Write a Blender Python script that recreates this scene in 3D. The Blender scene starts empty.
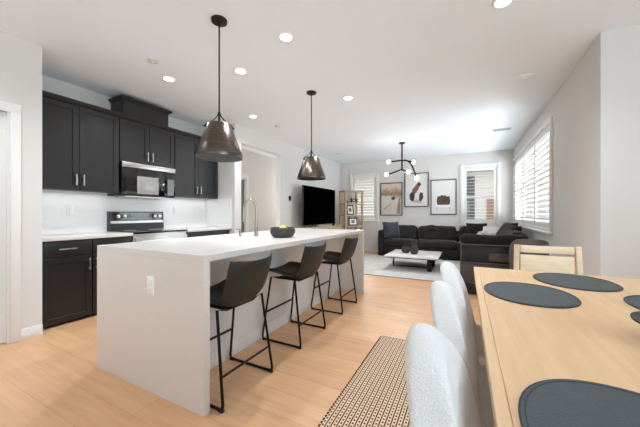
import bpy, bmesh, math, random
from mathutils import Vector, Matrix, noise
PI = math.pi
R = math.radians
sc = bpy.context.scene
col = sc.collection

# ---------------------------------------------------------------- camera
cam_d = bpy.data.cameras.new('camera')
cam_d.sensor_width = 36.0
cam_d.lens = 36.0 * 284.0 / 640.0
cam_d.clip_start = 0.02
cam = bpy.data.objects.new('camera', cam_d)
col.objects.link(cam)
cam.location = (0, 0, 1.153)
cam.rotation_euler = (R(90), 0, R(27.2))
sc.camera = cam

# ---------------------------------------------------------------- world, light, exposure
world = bpy.data.worlds.new('world')
sc.world = world
world.use_nodes = True
wn = world.node_tree
bg = wn.nodes['Background']
tc = wn.nodes.new('ShaderNodeTexCoord')
sx = wn.nodes.new('ShaderNodeSeparateXYZ')
rp = wn.nodes.new('ShaderNodeValToRGB')
rp.color_ramp.elements[0].position = 0.0
rp.color_ramp.elements[0].color = (0.95, 0.97, 1.0, 1)
rp.color_ramp.elements[1].position = 0.8
rp.color_ramp.elements[1].color = (0.62, 0.78, 1.0, 1)
wn.links.new(tc.outputs['Generated'], sx.inputs[0])
wn.links.new(sx.outputs['Z'], rp.inputs[0])
wn.links.new(rp.outputs[0], bg.inputs['Color'])
bg.inputs['Strength'].default_value = 1.25

sc.view_settings.view_transform = 'Standard'
sc.view_settings.look = 'None'
sc.view_settings.exposure = 0.29
sc.view_settings.gamma = 1.0
sc.view_settings.use_curve_mapping = False
sc.cycles.max_bounces = 10
sc.cycles.diffuse_bounces = 6
sc.cycles.sample_clamp_indirect = 6.0


def area(name, loc, rot, sx_, sy_, power, color=(1, 1, 1), spread=180):
    l = bpy.data.lights.new(name, 'AREA')
    l.shape = 'RECTANGLE'
    l.size, l.size_y = sx_, sy_
    l.energy = power
    l.color = color
    l.spread = R(spread)
    o = bpy.data.objects.new(name, l)
    col.objects.link(o)
    o.location = loc
    o.rotation_euler = rot
    return o


# area lamps standing in for daylight; rear, dining and hall ones are added fill
area('rear_ceiling_fill', (-1.1, -2.58, 1.6), (R(150), 0, 0), 2.6, 1.4, 14, (0.80, 0.95, 1.06))  # added fill inside the unseen rear window, tilted up to brighten the ceiling
area('dining_ceiling_fill', (3.08, -0.5, 1.5), (R(150), 0, R(90)), 2.3, 1.4, 120, (0.80, 0.95, 1.06))  # added up-tilted fill by the unseen dining window, lifts the ceiling
area('daylight_living_side', (2.5, 6.4, 1.9), (R(86), 0, R(90)), 6.0, 3.5, 420, (0.86, 0.96, 1.04))
area('daylight_ground_bounce', (2.7, 6.4, 0.1), (R(112), 0, R(90)), 6.0, 2.0, 225, (0.88, 0.96, 1.04))
area('daylight_back_left_window', (-2.8, 9.3, 1.0), (R(-105), 0, 0), 1.2, 1.4, 60, (1.0, 0.98, 0.94))
area('hall_jamb_fill', (-4.3, 3.96, 1.5), (R(90), 0, 0), 0.9, 2.0, 8, (1.0, 0.98, 0.97))  # added fill out of view, lights the far jamb of the opening
area('hall_far_fill', (-4.3, 7.1, 1.6), (R(-90), 0, 0), 1.0, 1.8, 10, (1.0, 0.98, 0.97))  # added fill brightening the closed hall, no window behind it


# ---------------------------------------------------------------- materials
def lin(c):
    return tuple(((v / 255.0) / 12.92 if v / 255.0 <= 0.04045 else ((v / 255.0 + 0.055) / 1.055) ** 2.4) for v in c) + (1.0,)


def mat(name, rgb, rough=0.5, metal=0.0, bump=0.0, bscale=100.0, var=0.0, vscale=8.0, coat=0.0, stretch=None, spec=None, rgb2=None, sheen=0.0):
    m = bpy.data.materials.new(name)
    m.use_nodes = True
    nt = m.node_tree
    b = nt.nodes['Principled BSDF']
    b.inputs['Base Color'].default_value = lin(rgb)
    b.inputs['Roughness'].default_value = rough
    b.inputs['Metallic'].default_value = metal
    if coat:
        b.inputs['Coat Weight'].default_value = coat
        b.inputs['Coat Roughness'].default_value = 0.08
    if spec is not None:
        b.inputs['Specular IOR Level'].default_value = spec
    if sheen:
        b.inputs['Sheen Weight'].default_value = sheen
    t = nt.nodes.new('ShaderNodeTexCoord')
    mp = nt.nodes.new('ShaderNodeMapping')
    nt.links.new(t.outputs['Object'], mp.inputs['Vector'])
    if stretch:
        mp.inputs['Scale'].default_value = stretch
    n = nt.nodes.new('ShaderNodeTexNoise')
    n.inputs['Scale'].default_value = vscale
    n.inputs['Detail'].default_value = 6
    nt.links.new(mp.outputs[0], n.inputs['Vector'])
    if var or rgb2:
        r = nt.nodes.new('ShaderNodeValToRGB')
        a = lin(rgb)
        if rgb2:
            c2 = lin(rgb2)
        else:
            c2 = tuple(min(1, v * (1 - var)) for v in a[:3]) + (1,)
        r.color_ramp.elements[0].position = 0.35
        r.color_ramp.elements[1].position = 0.65
        r.color_ramp.elements[0].color = c2
        r.color_ramp.elements[1].color = a
        nt.links.new(n.outputs['Fac'], r.inputs[0])
        nt.links.new(r.outputs[0], b.inputs['Base Color'])
    if bump:
        n2 = nt.nodes.new('ShaderNodeTexNoise')
        n2.inputs['Scale'].default_value = bscale
        n2.inputs['Detail'].default_value = 3
        nt.links.new(mp.outputs[0], n2.inputs['Vector'])
        bp = nt.nodes.new('ShaderNodeBump')
        bp.inputs['Strength'].default_value = bump
        bp.inputs['Distance'].default_value = 0.01
        nt.links.new(n2.outputs['Fac'], bp.inputs['Height'])
        nt.links.new(bp.outputs[0], b.inputs['Normal'])
    return m


def emit(name, rgb, s):
    m = bpy.data.materials.new(name)
    m.use_nodes = True
    nt = m.node_tree
    b = nt.nodes['Principled BSDF']
    b.inputs['Base Color'].default_value = lin(rgb)
    b.inputs['Emission Color'].default_value = lin(rgb)
    b.inputs['Emission Strength'].default_value = s
    return m


def glass_mat(name, tint=(1, 1, 1), gl=0.06):
    m = bpy.data.materials.new(name)
    m.use_nodes = True
    nt = m.node_tree
    nt.nodes.clear()
    o = nt.nodes.new('ShaderNodeOutputMaterial')
    mx = nt.nodes.new('ShaderNodeMixShader')
    tr = nt.nodes.new('ShaderNodeBsdfTransparent')
    tr.inputs[0].default_value = tint + (1,)
    g = nt.nodes.new('ShaderNodeBsdfGlossy')
    g.inputs['Roughness'].default_value = 0.02
    mx.inputs[0].default_value = gl
    nt.links.new(tr.outputs[0], mx.inputs[1])
    nt.links.new(g.outputs[0], mx.inputs[2])
    nt.links.new(mx.outputs[0], o.inputs[0])
    return m


def floor_mat():
    m = bpy.data.materials.new('oak_plank_floor')
    m.use_nodes = True
    nt = m.node_tree
    b = nt.nodes['Principled BSDF']
    t = nt.nodes.new('ShaderNodeTexCoord')
    br = nt.nodes.new('ShaderNodeTexBrick')
    br.offset = 0.37
    br.inputs['Color1'].default_value = lin((222, 180, 141))
    br.inputs['Color2'].default_value = lin((212, 168, 129))
    br.inputs['Mortar'].default_value = lin((186, 144, 106))
    br.inputs['Scale'].default_value = 1.0
    br.inputs['Mortar Size'].default_value = 0.0016
    br.inputs['Mortar Smooth'].default_value = 0.3
    br.inputs['Bias'].default_value = -0.1
    br.inputs['Brick Width'].default_value = 1.7
    br.inputs['Row Height'].default_value = 0.19
    nt.links.new(t.outputs['Object'], br.inputs['Vector'])
    mp = nt.nodes.new('ShaderNodeMapping')
    mp.inputs['Scale'].default_value = (1.2, 14, 1)
    nt.links.new(t.outputs['Object'], mp.inputs['Vector'])
    n = nt.nodes.new('ShaderNodeTexNoise')
    n.inputs['Scale'].default_value = 1.6
    n.inputs['Detail'].default_value = 8
    n.inputs['Roughness'].default_value = 0.6
    nt.links.new(mp.outputs[0], n.inputs['Vector'])
    r = nt.nodes.new('ShaderNodeValToRGB')
    r.color_ramp.elements[0].position = 0.3
    r.color_ramp.elements[0].color = (0.86, 0.82, 0.78, 1)
    r.color_ramp.elements[1].position = 0.7
    r.color_ramp.elements[1].color = (1.04, 1.03, 1.0, 1)
    nt.links.new(n.outputs['Fac'], r.inputs[0])
    n3 = nt.nodes.new('ShaderNodeTexNoise')
    n3.inputs['Scale'].default_value = 1.7
    n3.inputs['Detail'].default_value = 3
    mp3 = nt.nodes.new('ShaderNodeMapping')
    mp3.inputs['Scale'].default_value = (1, 2.2, 1)
    nt.links.new(t.outputs['Object'], mp3.inputs['Vector'])
    nt.links.new(mp3.outputs[0], n3.inputs['Vector'])
    r3 = nt.nodes.new('ShaderNodeValToRGB')
    r3.color_ramp.elements[0].position = 0.3
    r3.color_ramp.elements[0].color = (0.93, 0.88, 0.82, 1)
    r3.color_ramp.elements[1].position = 0.7
    r3.color_ramp.elements[1].color = (1, 1, 1, 1)
    nt.links.new(n3.outputs['Fac'], r3.inputs[0])
    mx = nt.nodes.new('ShaderNodeMix')
    mx.data_type = 'RGBA'
    mx.blend_type = 'MULTIPLY'
    mx.inputs[0].default_value = 1.0
    nt.links.new(br.outputs['Color'], mx.inputs[6])
    nt.links.new(r.outputs[0], mx.inputs[7])
    mx2 = nt.nodes.new('ShaderNodeMix')
    mx2.data_type = 'RGBA'
    mx2.blend_type = 'MULTIPLY'
    mx2.inputs[0].default_value = 1.0
    nt.links.new(mx.outputs[2], mx2.inputs[6])
    nt.links.new(r3.outputs[0], mx2.inputs[7])
    nt.links.new(mx2.outputs[2], b.inputs['Base Color'])
    b.inputs['Roughness'].default_value = 0.36
    bp = nt.nodes.new('ShaderNodeBump')
    bp.inputs['Strength'].default_value = 0.15
    bp.inputs['Distance'].default_value = 0.002
    nt.links.new(n.outputs['Fac'], bp.inputs['Height'])
    nt.links.new(bp.outputs[0], b.inputs['Normal'])
    return m


def tile_mat():
    m = bpy.data.materials.new('white_subway_tile')
    m.use_nodes = True
    nt = m.node_tree
    b = nt.nodes['Principled BSDF']
    t = nt.nodes.new('ShaderNodeTexCoord')
    s = nt.nodes.new('ShaderNodeSeparateXYZ')
    c = nt.nodes.new('ShaderNodeCombineXYZ')
    ad = nt.nodes.new('ShaderNodeMath')
    nt.links.new(t.outputs['Object'], s.inputs[0])
    nt.links.new(s.outputs['X'], ad.inputs[0])
    nt.links.new(s.outputs['Y'], ad.inputs[1])
    nt.links.new(ad.outputs[0], c.inputs['X'])
    nt.links.new(s.outputs['Z'], c.inputs['Y'])
    br = nt.nodes.new('ShaderNodeTexBrick')
    br.inputs['Color1'].default_value = lin((238, 238, 237))
    br.inputs['Color2'].default_value = lin((234, 234, 233))
    br.inputs['Mortar'].default_value = lin((229, 228, 226))
    br.inputs['Scale'].default_value = 1.0
    br.inputs['Mortar Size'].default_value = 0.002
    br.inputs['Brick Width'].default_value = 0.30
    br.inputs['Row Height'].default_value = 0.10
    nt.links.new(c.outputs[0], br.inputs['Vector'])
    nt.links.new(br.outputs['Color'], b.inputs['Base Color'])
    b.inputs['Roughness'].default_value = 0.18
    return m


def runner_mat(x0, y0, pitch=0.0285):
    """jute runner: dark lines along y with a row of dark dashes between each pair"""
    m = bpy.data.materials.new('jute_runner')
    m.use_nodes = True
    nt = m.node_tree
    b = nt.nodes['Principled BSDF']
    t = nt.nodes.new('ShaderNodeTexCoord')
    s = nt.nodes.new('ShaderNodeSeparateXYZ')
    nt.links.new(t.outputs['Object'], s.inputs[0])

    def M(op, a, bb, clamp=False):
        n = nt.nodes.new('ShaderNodeMath')
        n.operation = op
        n.use_clamp = clamp
        for i, v in enumerate((a, bb)):
            if v is None:
                continue
            if isinstance(v, (int, float)):
                n.inputs[i].default_value = v
            else:
                nt.links.new(v, n.inputs[i])
        return n.outputs[0]
    fx = M('FRACT', M('DIVIDE', M('ADD', s.outputs['X'], 10.0), pitch), None)
    fy = M('FRACT', M('DIVIDE', M('ADD', s.outputs['Y'], 10.0), pitch * 0.95), None)
    line = M('LESS_THAN', fx, 0.26)
    dx = M('LESS_THAN', M('ABSOLUTE', M('SUBTRACT', fx, 0.63), None), 0.17)
    dy = M('LESS_THAN', fy, 0.5)
    dot = M('MULTIPLY', dx, dy)
    f = M('MAXIMUM', line, dot)
    mx = nt.nodes.new('ShaderNodeMix')
    mx.data_type = 'RGBA'
    nt.links.new(f, mx.inputs[0])
    mx.inputs[6].default_value = lin((222, 194, 164))
    mx.inputs[7].default_value = lin((62, 42, 34))
    nt.links.new(mx.outputs[2], b.inputs['Base Color'])
    b.inputs['Roughness'].default_value = 0.95
    n2 = nt.nodes.new('ShaderNodeTexNoise')
    n2.inputs['Scale'].default_value = 300
    nt.links.new(t.outputs['Object'], n2.inputs['Vector'])
    bp = nt.nodes.new('ShaderNodeBump')
    bp.inputs['Strength'].default_value = 0.5
    bp.inputs['Distance'].default_value = 0.004
    nt.links.new(n2.outputs['Fac'], bp.inputs['Height'])
    nt.links.new(bp.outputs[0], b.inputs['Normal'])
    return m


M_WALL = mat('white_wall_paint', (214, 212, 209), 0.75, bump=0.05, bscale=250)
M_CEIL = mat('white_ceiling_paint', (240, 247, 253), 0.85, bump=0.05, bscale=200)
M_TRIM = mat('white_trim_paint', (226, 225, 222), 0.4)
M_FLOOR = floor_mat()
M_TILE = tile_mat()
M_CAB = mat('charcoal_cabinet_paint', (31, 29, 29), 0.42, var=0.1, vscale=3)
M_CABIN = mat('cabinet_inside', (30, 29, 29), 0.6)
M_STEEL = mat('brushed_steel', (200, 198, 194), 0.3, 1.0, stretch=(1, 40, 1), bump=0.05)
M_NICKEL = mat('satin_nickel', (166, 158, 150), 0.3, 1.0)
M_BGLASS = mat('black_glass', (10, 10, 11), 0.05, coat=0.5)
M_BPLAST = mat('black_plastic', (18, 18, 19), 0.4)
M_QUARTZ = mat('white_quartz', (216, 210, 204), 0.24, var=0.025, vscale=60)
M_PANEL = mat('painted_island_panel', (226, 226, 226), 0.5)
M_LEATHER = mat('black_leather', (34, 33, 32), 0.5, bump=0.25, bscale=220, var=0.15, vscale=12)
M_BMETAL = mat('black_powder_metal', (26, 25, 25), 0.38, 0.6)
M_BRONZE = mat('brushed_bronze', (104, 92, 84), 0.3, 1.0, stretch=(1, 1, 30), bump=0.08, bscale=60, var=0.25, vscale=5)
M_DBRONZE = mat('dark_bronze', (58, 51, 47), 0.4, 0.9)
M_OAK = mat('light_oak', (210, 174, 132), 0.42, stretch=(14, 1, 14), rgb2=(200, 163, 120), vscale=3, bump=0.05)
M_OAKX = mat('light_oak_cross', (214, 180, 138), 0.42, stretch=(14, 1, 14), rgb2=(204, 168, 126), vscale=3, bump=0.05)
M_PALE = mat('pale_ash_wood', (236, 220, 190), 0.5, stretch=(2, 2, 16), rgb2=(226, 206, 172), vscale=4)
M_SHELFW = mat('shelf_pine_wood', (190, 166, 132), 0.55, stretch=(10, 10, 1), rgb2=(176, 150, 114), vscale=5)
M_BOUCLE = mat('white_boucle', (232, 231, 229), 0.95, bump=0.8, bscale=260, sheen=0.1)
M_MAT = mat('slate_leather_mat', (58, 66, 69), 0.55, bump=0.3, bscale=300, var=0.15, vscale=20)
M_MATE = mat('slate_leather_edge', (40, 42, 45), 0.6)
M_VELVET = mat('charcoal_velvet', (30, 27, 25), 0.9, var=0.35, vscale=6, bump=0.3, bscale=60, sheen=0.1, spec=0.25)
M_VELVETL = mat('charcoal_velvet_cushion', (42, 38, 35), 0.9, var=0.4, vscale=7, bump=0.3, bscale=60, sheen=0.12, spec=0.25)
M_PILLOW = mat('slate_velvet', (42, 48, 58), 0.8, var=0.3, vscale=10, sheen=0.2)
M_CREAM = mat('cream_linen', (206, 200, 188), 0.9, bump=0.4, bscale=150)
M_THROW = mat('grey_white_knit', (214, 210, 204), 0.95, rgb2=(112, 108, 106), vscale=28, bump=0.8, bscale=90)
M_BROWN = mat('mottled_brown', (84, 70, 64), 0.45, var=0.5, vscale=6, bump=0.2)
M_SADDLE = mat('dark_umber_leather', (66, 58, 55), 0.42, var=0.25, vscale=5, bump=0.2)
M_PIPE = mat('taupe_piping', (92, 84, 78), 0.5)
M_MARBLE = mat('pale_marble', (226, 223, 218), 0.25, rgb2=(204, 200, 196), vscale=5)
M_RUG = mat('pale_grey_rug', (206, 203, 198), 0.98, rgb2=(188, 185, 181), vscale=5, bump=0.6, bscale=250)
M_RUGE = mat('rug_binding', (120, 112, 104), 0.95)
M_STONE = mat('charcoal_stone', (58, 57, 55), 0.6, var=0.3, vscale=20, bump=0.3)
M_LEMON = mat('lemon_peel', (232, 200, 70), 0.45, bump=0.2, bscale=90)
M_WHITEP = mat('white_plastic', (240, 239, 236), 0.35)
M_GLASS = glass_mat('window_glass')
M_CLEAR = glass_mat('clear_bowl_glass', (0.92, 0.94, 0.95), 0.15)
M_LAMP = emit('downlight_diffuser', (255, 250, 240), 14)
M_BULB = emit('warm_globe_bulb', (255, 232, 210), 4)
M_GREYP = mat('grey_paint', (150, 150, 150), 0.6)
M_UNLIT = mat('unlit_lens', (215, 214, 210), 0.3)
M_STUCCO = mat('pale_stucco', (196, 190, 178), 0.9, bump=0.3, bscale=60)
M_OUTG = mat('patio_paving', (170, 164, 156), 0.9, var=0.2, vscale=2)
M_OUTDK = mat('dark_window_screen', (60, 58, 56), 0.6)
M_TERRA = mat('rust_fence_boards', (150, 112, 88), 0.8, var=0.2)
M_DOORG = mat('grey_door_paint', (120, 120, 118), 0.5)


# ---------------------------------------------------------------- mesh helpers
class MB:
    def __init__(s):
        s.bm = bmesh.new()

    def box(s, x0, x1, y0, y1, z0, z1, bev=0.0, seg=2):
        r = bmesh.ops.create_cube(s.bm, size=1.0)
        vs = r['verts']
        for v in vs:
            v.co = Vector(((x0 + x1) / 2 + v.co.x * (x1 - x0), (y0 + y1) / 2 + v.co.y * (y1 - y0), (z0 + z1) / 2 + v.co.z * (z1 - z0)))
        if bev:
            es = list({e for v in vs for e in v.link_edges})
            bmesh.ops.bevel(s.bm, geom=es, offset=bev, segments=seg, profile=0.5, affect='EDGES')
        return s

    def bar(s, p, q, w, h, up=(0, 0, 1), bev=0.0):
        """rectangular bar between two points"""
        p, q = Vector(p), Vector(q)
        d = (q - p)
        L = d.length
        d.normalize()
        up = Vector(up)
        sd = d.cross(up)
        if sd.length < 1e-4:
            sd = d.cross(Vector((1, 0, 0)))
        sd.normalize()
        u2 = sd.cross(d).normalized()
        r = bmesh.ops.create_cube(s.bm, size=1.0)
        vs = r['verts']
        c = (p + q) / 2
        for v in vs:
            v.co = c + d * (v.co.x * L) + sd * (v.co.y * w) + u2 * (v.co.z * h)
        if bev:
            es = list({e for v in vs for e in v.link_edges})
            bmesh.ops.bevel(s.bm, geom=es, offset=bev, segments=2, profile=0.5, affect='EDGES')
        return s

    def tube(s, pts, r, n=10, closed=False, smooth=0, taper=None):
        pts = [Vector(p) for p in pts]
        if smooth:
            out = []
            N = len(pts)
            for i in range(N if closed else N - 1):
                p0 = pts[(i - 1) % N] if (closed or i > 0) else pts[0]
                p1 = pts[i]
                p2 = pts[(i + 1) % N]
                p3 = pts[(i + 2) % N] if (closed or i + 2 < N) else pts[-1]
                for k in range(smooth):
                    t = k / smooth
                    out.append(0.5 * ((2 * p1) + (p2 - p0) * t + (2 * p0 - 5 * p1 + 4 * p2 - p3) * t * t + (-p0 + 3 * p1 - 3 * p2 + p3) * t ** 3))
            if not closed:
                out.append(pts[-1])
            pts = out
        N = len(pts)
        rings = []
        ref = None
        for i, p in enumerate(pts):
            if closed:
                t = pts[(i + 1) % N] - pts[i - 1]
            else:
                t = pts[min(i + 1, N - 1)] - pts[max(i - 1, 0)]
            t.normalize()
            if ref is None:
                ref = Vector((0, 0, 1)) if abs(t.z) < 0.9 else Vector((1, 0, 0))
            a = (ref - t * ref.dot(t))
            a.normalize()
            ref = a
            b = t.cross(a)
            rr = r if taper is None else r * taper(i / (N - 1))
            rings.append([s.bm.verts.new(p + a * (math.cos(2 * PI * k / n) * rr) + b * (math.sin(2 * PI * k / n) * rr)) for k in range(n)])
        for i in range(N if closed else N - 1):
            A, B = rings[i], rings[(i + 1) % N]
            for k in range(n):
                s.bm.faces.new((A[k], A[(k + 1) % n], B[(k + 1) % n], B[k]))
        if not closed:
            s.bm.faces.new(rings[0][::-1])
            s.bm.faces.new(rings[-1])
        return s

    def lathe(s, prof, c=(0, 0, 0), n=32, axis='Z', sxy=(1, 1)):
        c = Vector(c)
        rings = []
        for (r, z) in prof:
            if r < 1e-5:
                p = {'Z': (0, 0, z), 'X': (z, 0, 0), 'Y': (0, z, 0)}[axis]
                rings.append([s.bm.verts.new(c + Vector(p))])
            else:
                ring = []
                for k in range(n):
                    a = 2 * PI * k / n
                    u, v = math.cos(a) * r * sxy[0], math.sin(a) * r * sxy[1]
                    p = {'Z': (u, v, z), 'X': (z, u, v), 'Y': (v, z, u)}[axis]
                    ring.append(s.bm.verts.new(c + Vector(p)))
                rings.append(ring)
        for A, B in zip(rings[:-1], rings[1:]):
            if len(A) == 1 and len(B) == 1:
                continue
            if len(A) == 1:
                for k in range(n):
                    s.bm.faces.new((A[0], B[k], B[(k + 1) % n]))
            elif len(B) == 1:
                for k in range(n):
                    s.bm.faces.new((A[k], A[(k + 1) % n], B[0]))
            else:
                for k in range(n):
                    s.bm.faces.new((A[k], A[(k + 1) % n], B[(k + 1) % n], B[k]))
        if len(rings[0]) > 1 and rings[0] is not rings[-1]:
            s.bm.faces.new(rings[0][::-1])
        if len(rings[-1]) > 1:
            s.bm.faces.new(rings[-1])
        return s

    def prism(s, poly, z0, z1, axis='Z', bev=0.0):
        """extrude a 2D polygon; axis Z: (x,y); X: (y,z) between x=z0..z1; Y: (x,z) between y=z0..z1"""
        def P(a, b, h):
            return {'Z': (a, b, h), 'X': (h, a, b), 'Y': (a, h, b)}[axis]
        A = [s.bm.verts.new(P(a, b, z0)) for a, b in poly]
        B = [s.bm.verts.new(P(a, b, z1)) for a, b in poly]
        n = len(poly)
        fs = [s.bm.faces.new(A[::-1]), s.bm.faces.new(B)]
        for k in range(n):
            fs.append(s.bm.faces.new((A[k], A[(k + 1) % n], B[(k + 1) % n], B[k])))
        if bev:
            es = [e for e in fs[0].edges] + [e for e in fs[1].edges]
            bmesh.ops.bevel(s.bm, geom=es, offset=bev, segments=2, profile=0.5, affect='EDGES')
        return s

    def sheet(s, fn, nu, nv, th):
        """closed shell from a surface fn(u,v)->(x,y,z), u,v in 0..1, thickened by th along the normal"""
        P = [[Vector(fn(i / nu, j / nv)) for j in range(nv + 1)] for i in range(nu + 1)]
        Nn = [[None] * (nv + 1) for _ in range(nu + 1)]
        for i in range(nu + 1):
            for j in range(nv + 1):
                a = P[min(i + 1, nu)][j] - P[max(i - 1, 0)][j]
                b = P[i][min(j + 1, nv)] - P[i][max(j - 1, 0)]
                c = a.cross(b)
                Nn[i][j] = c.normalized() if c.length > 1e-9 else Vector((0, 0, 1))
        rd = lambda i, j: min(1.0, 0.35 + 0.65 * min(min(i, nu - i) / 1.5, min(j, nv - j) / 1.5, 1.0))
        T = [[s.bm.verts.new(P[i][j] + Nn[i][j] * th / 2 * rd(i, j)) for j in range(nv + 1)] for i in range(nu + 1)]
        B = [[s.bm.verts.new(P[i][j] - Nn[i][j] * th / 2 * rd(i, j)) for j in range(nv + 1)] for i in range(nu + 1)]
        f = s.bm.faces.new
        for i in range(nu):
            for j in range(nv):
                f((T[i][j], T[i + 1][j], T[i + 1][j + 1], T[i][j + 1]))
                f((B[i][j], B[i][j + 1], B[i + 1][j + 1], B[i + 1][j]))
        for i in range(nu):
            f((T[i][0], B[i][0], B[i + 1][0], T[i + 1][0]))
            f((T[i][nv], T[i + 1][nv], B[i + 1][nv], B[i][nv]))
        for j in range(nv):
            f((T[0][j], T[0][j + 1], B[0][j + 1], B[0][j]))
            f((T[nu][j], B[nu][j], B[nu][j + 1], T[nu][j + 1]))
        return s

    def soft(s, c, size, r=0.06, bulge=0.15, wr=0.01, seed=0, n=12, rot=None, wscale=4.0):
        """soft upholstered block"""
        w = Vector(size) / 2
        r = min(r, min(w) * 0.98)
        bm2 = bmesh.new()
        bmesh.ops.create_cube(bm2, size=2.0)
        bmesh.ops.subdivide_edges(bm2, edges=bm2.edges[:], cuts=n, use_grid_fill=True)
        for v in bm2.verts:
            p = v.co.copy()
            q = Vector((p.x * w.x, p.y * w.y, p.z * w.z))
            inn = Vector([max(-(w[i] - r), min(w[i] - r, q[i])) for i in range(3)])
            d = q - inn
            if d.length > 1e-6:
                q = inn + d.normalized() * r
            m = min(w)
            for i in range(3):
                a, b = (i + 1) % 3, (i + 2) % 3
                if w[i] <= m * 1.6:
                    q[i] *= 1 + bulge * (1 - p[a] ** 2) * (1 - p[b] ** 2)
            nz = noise.noise(q * wscale + Vector((seed * 7.3, seed * 1.7, 3.1)))
            nz2 = noise.noise(q * wscale * 2.7 + Vector((seed * 2.3, 5.1, seed)))
            dirn = q.normalized()
            q += dirn * (nz * wr + nz2 * wr * 0.5)
            v.co = q
        M = Matrix.Translation(Vector(c))
        if rot:
            from mathutils import Euler
            M = M @ Euler([R(a) for a in rot]).to_matrix().to_4x4()
        bm2.transform(M)
        me = bpy.data.meshes.new('tmp')
        bm2.to_mesh(me)
        s.bm.from_mesh(me)
        bpy.data.meshes.remove(me)
        bm2.free()
        return s

    def throw(s, c, w, h, t, rot=(0, 0, 0), seed=0, n=14):
        """throw pillow lying in local xy, thickness z, pinched corners"""
        from mathutils import Euler
        M = Matrix.Translation(Vector(c)) @ Euler([R(a) for a in rot]).to_matrix().to_4x4()
        rows = {}
        for sgn in (1, -1):
            for i in range(n + 1):
                for j in range(n + 1):
                    u, v = -1 + 2 * i / n, -1 + 2 * j / n
                    edge = (i in (0, n)) or (j in (0, n))
                    k = (max(0, (1 - abs(u) ** 3)) * max(0, (1 - abs(v) ** 3))) ** 0.5
                    pin = 1 - 0.07 * (1 - (abs(u * v)) ** 1.0) * 1.0
                    x, y = u * w / 2 * (pin if abs(u) > 0.9 else 1 - 0.07 * abs(u) * (1 - abs(v))), v * h / 2 * (1 - 0.07 * abs(v) * (1 - abs(u)))
                    z = sgn * t / 2 * k * (1 + 0.15 * noise.noise(Vector((u * 2, v * 2, seed * 3.3 + sgn))))
                    if edge:
                        if sgn == -1:
                            rows[(-1, i, j)] = rows[(1, i, j)]
                            continue
                        z = 0
                    rows[(sgn, i, j)] = s.bm.verts.new(M @ Vector((x, y, z)))
        for sgn in (1, -1):
            for i in range(n):
                for j in range(n):
                    q = [rows[(sgn, i, j)], rows[(sgn, i + 1, j)], rows[(sgn, i + 1, j + 1)], rows[(sgn, i, j + 1)]]
                    s.bm.faces.new(q if sgn == 1 else q[::-1])
        return s

    def build(s, name, m, parent=None, angle=35, flat=False):
        bmesh.ops.recalc_face_normals(s.bm, faces=s.bm.faces[:])
        me = bpy.data.meshes.new(name)
        s.bm.to_mesh(me)
        s.bm.free()
        me.materials.append(m)
        if not flat:
            for p in me.polygons:
                p.use_smooth = True
            me.set_sharp_from_angle(angle=R(angle))
        o = bpy.data.objects.new(name, me)
        col.objects.link(o)
        if parent is not None:
            o.parent = parent
        return o


def tag(o, label, cat, group=None, kind=None):
    o['label'] = label
    o['category'] = cat
    if group:
        o['group'] = group
    if kind:
        o['kind'] = kind
    return o


def thing(name, label, cat, loc=(0, 0, 0), rz=0.0, group=None):
    o = bpy.data.objects.new(name, None)
    o.empty_display_size = 0.1
    col.objects.link(o)
    o.location = loc
    o.rotation_euler = (0, 0, rz)
    return tag(o, label, cat, group)


def struct(name, mb, m, parent=None):
    o = mb.build(name, m, parent)
    if parent is None:
        o['kind'] = 'structure'
    return o


def sempty(name, loc=(0, 0, 0)):
    o = bpy.data.objects.new(name, None)
    col.objects.link(o)
    o.location = loc
    o['kind'] = 'structure'
    return o


def copy_tree(o, parent=None):
    c = o.copy()
    col.objects.link(c)
    if parent is not None:
        c.parent = parent
    for ch in [x for x in list(col.objects) if x.parent == o]:
        copy_tree(ch, c)
    return c


# ================================================================ the setting
CH = 2.74
XL, XA, XR, YB = -3.6, -4.31, 1.05, 8.43
struct('floor', MB().box(-6.2, 3.25, -2.75, 8.55, -0.08, 0.0), M_FLOOR)
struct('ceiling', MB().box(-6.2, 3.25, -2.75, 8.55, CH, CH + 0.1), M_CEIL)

# kitchen side: pillar beside the door, alcove, wall with hall opening
w = MB()
w.box(XL - 0.12, XL, -2.75, 0.13, 0, CH).box(XL - 0.12, XL, 0.13, 0.985, 2.06, CH)
w.box(XL - 0.12, XL, 0.985, 1.08, 0, CH).box(XA - 0.12, XL, 1.08, 1.2, 0, CH)
struct('wall_left_door', w, M_WALL)
struct('wall_left_kitchen', MB().box(XA - 0.12, XA, 1.2, 3.9, 0, CH), M_WALL)
w = MB()
w.box(XA, XL, 3.74, 3.9, 0, CH).box(XL - 0.12, XL, 3.9, 5.11, 2.43, CH).box(XL - 0.12, XL, 5.11, YB + 0.12, 0, CH)
struct('wall_left_living', w, M_WALL)
w = MB()
w.box(-5.02, -4.9, 3.9, 5.02, 0, CH).box(-5.02, -4.9, 5.02, 5.48, 2.03, CH).box(-5.02, -4.9, 5.48, 8.43, 0, CH)
w.box(-5.0, -4.43, 3.78, 3.9, 0, CH).box(-5.0, XL - 0.12, 7.2, 7.3, 0, CH)
struct('wall_hall', w, M_WALL)

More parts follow.
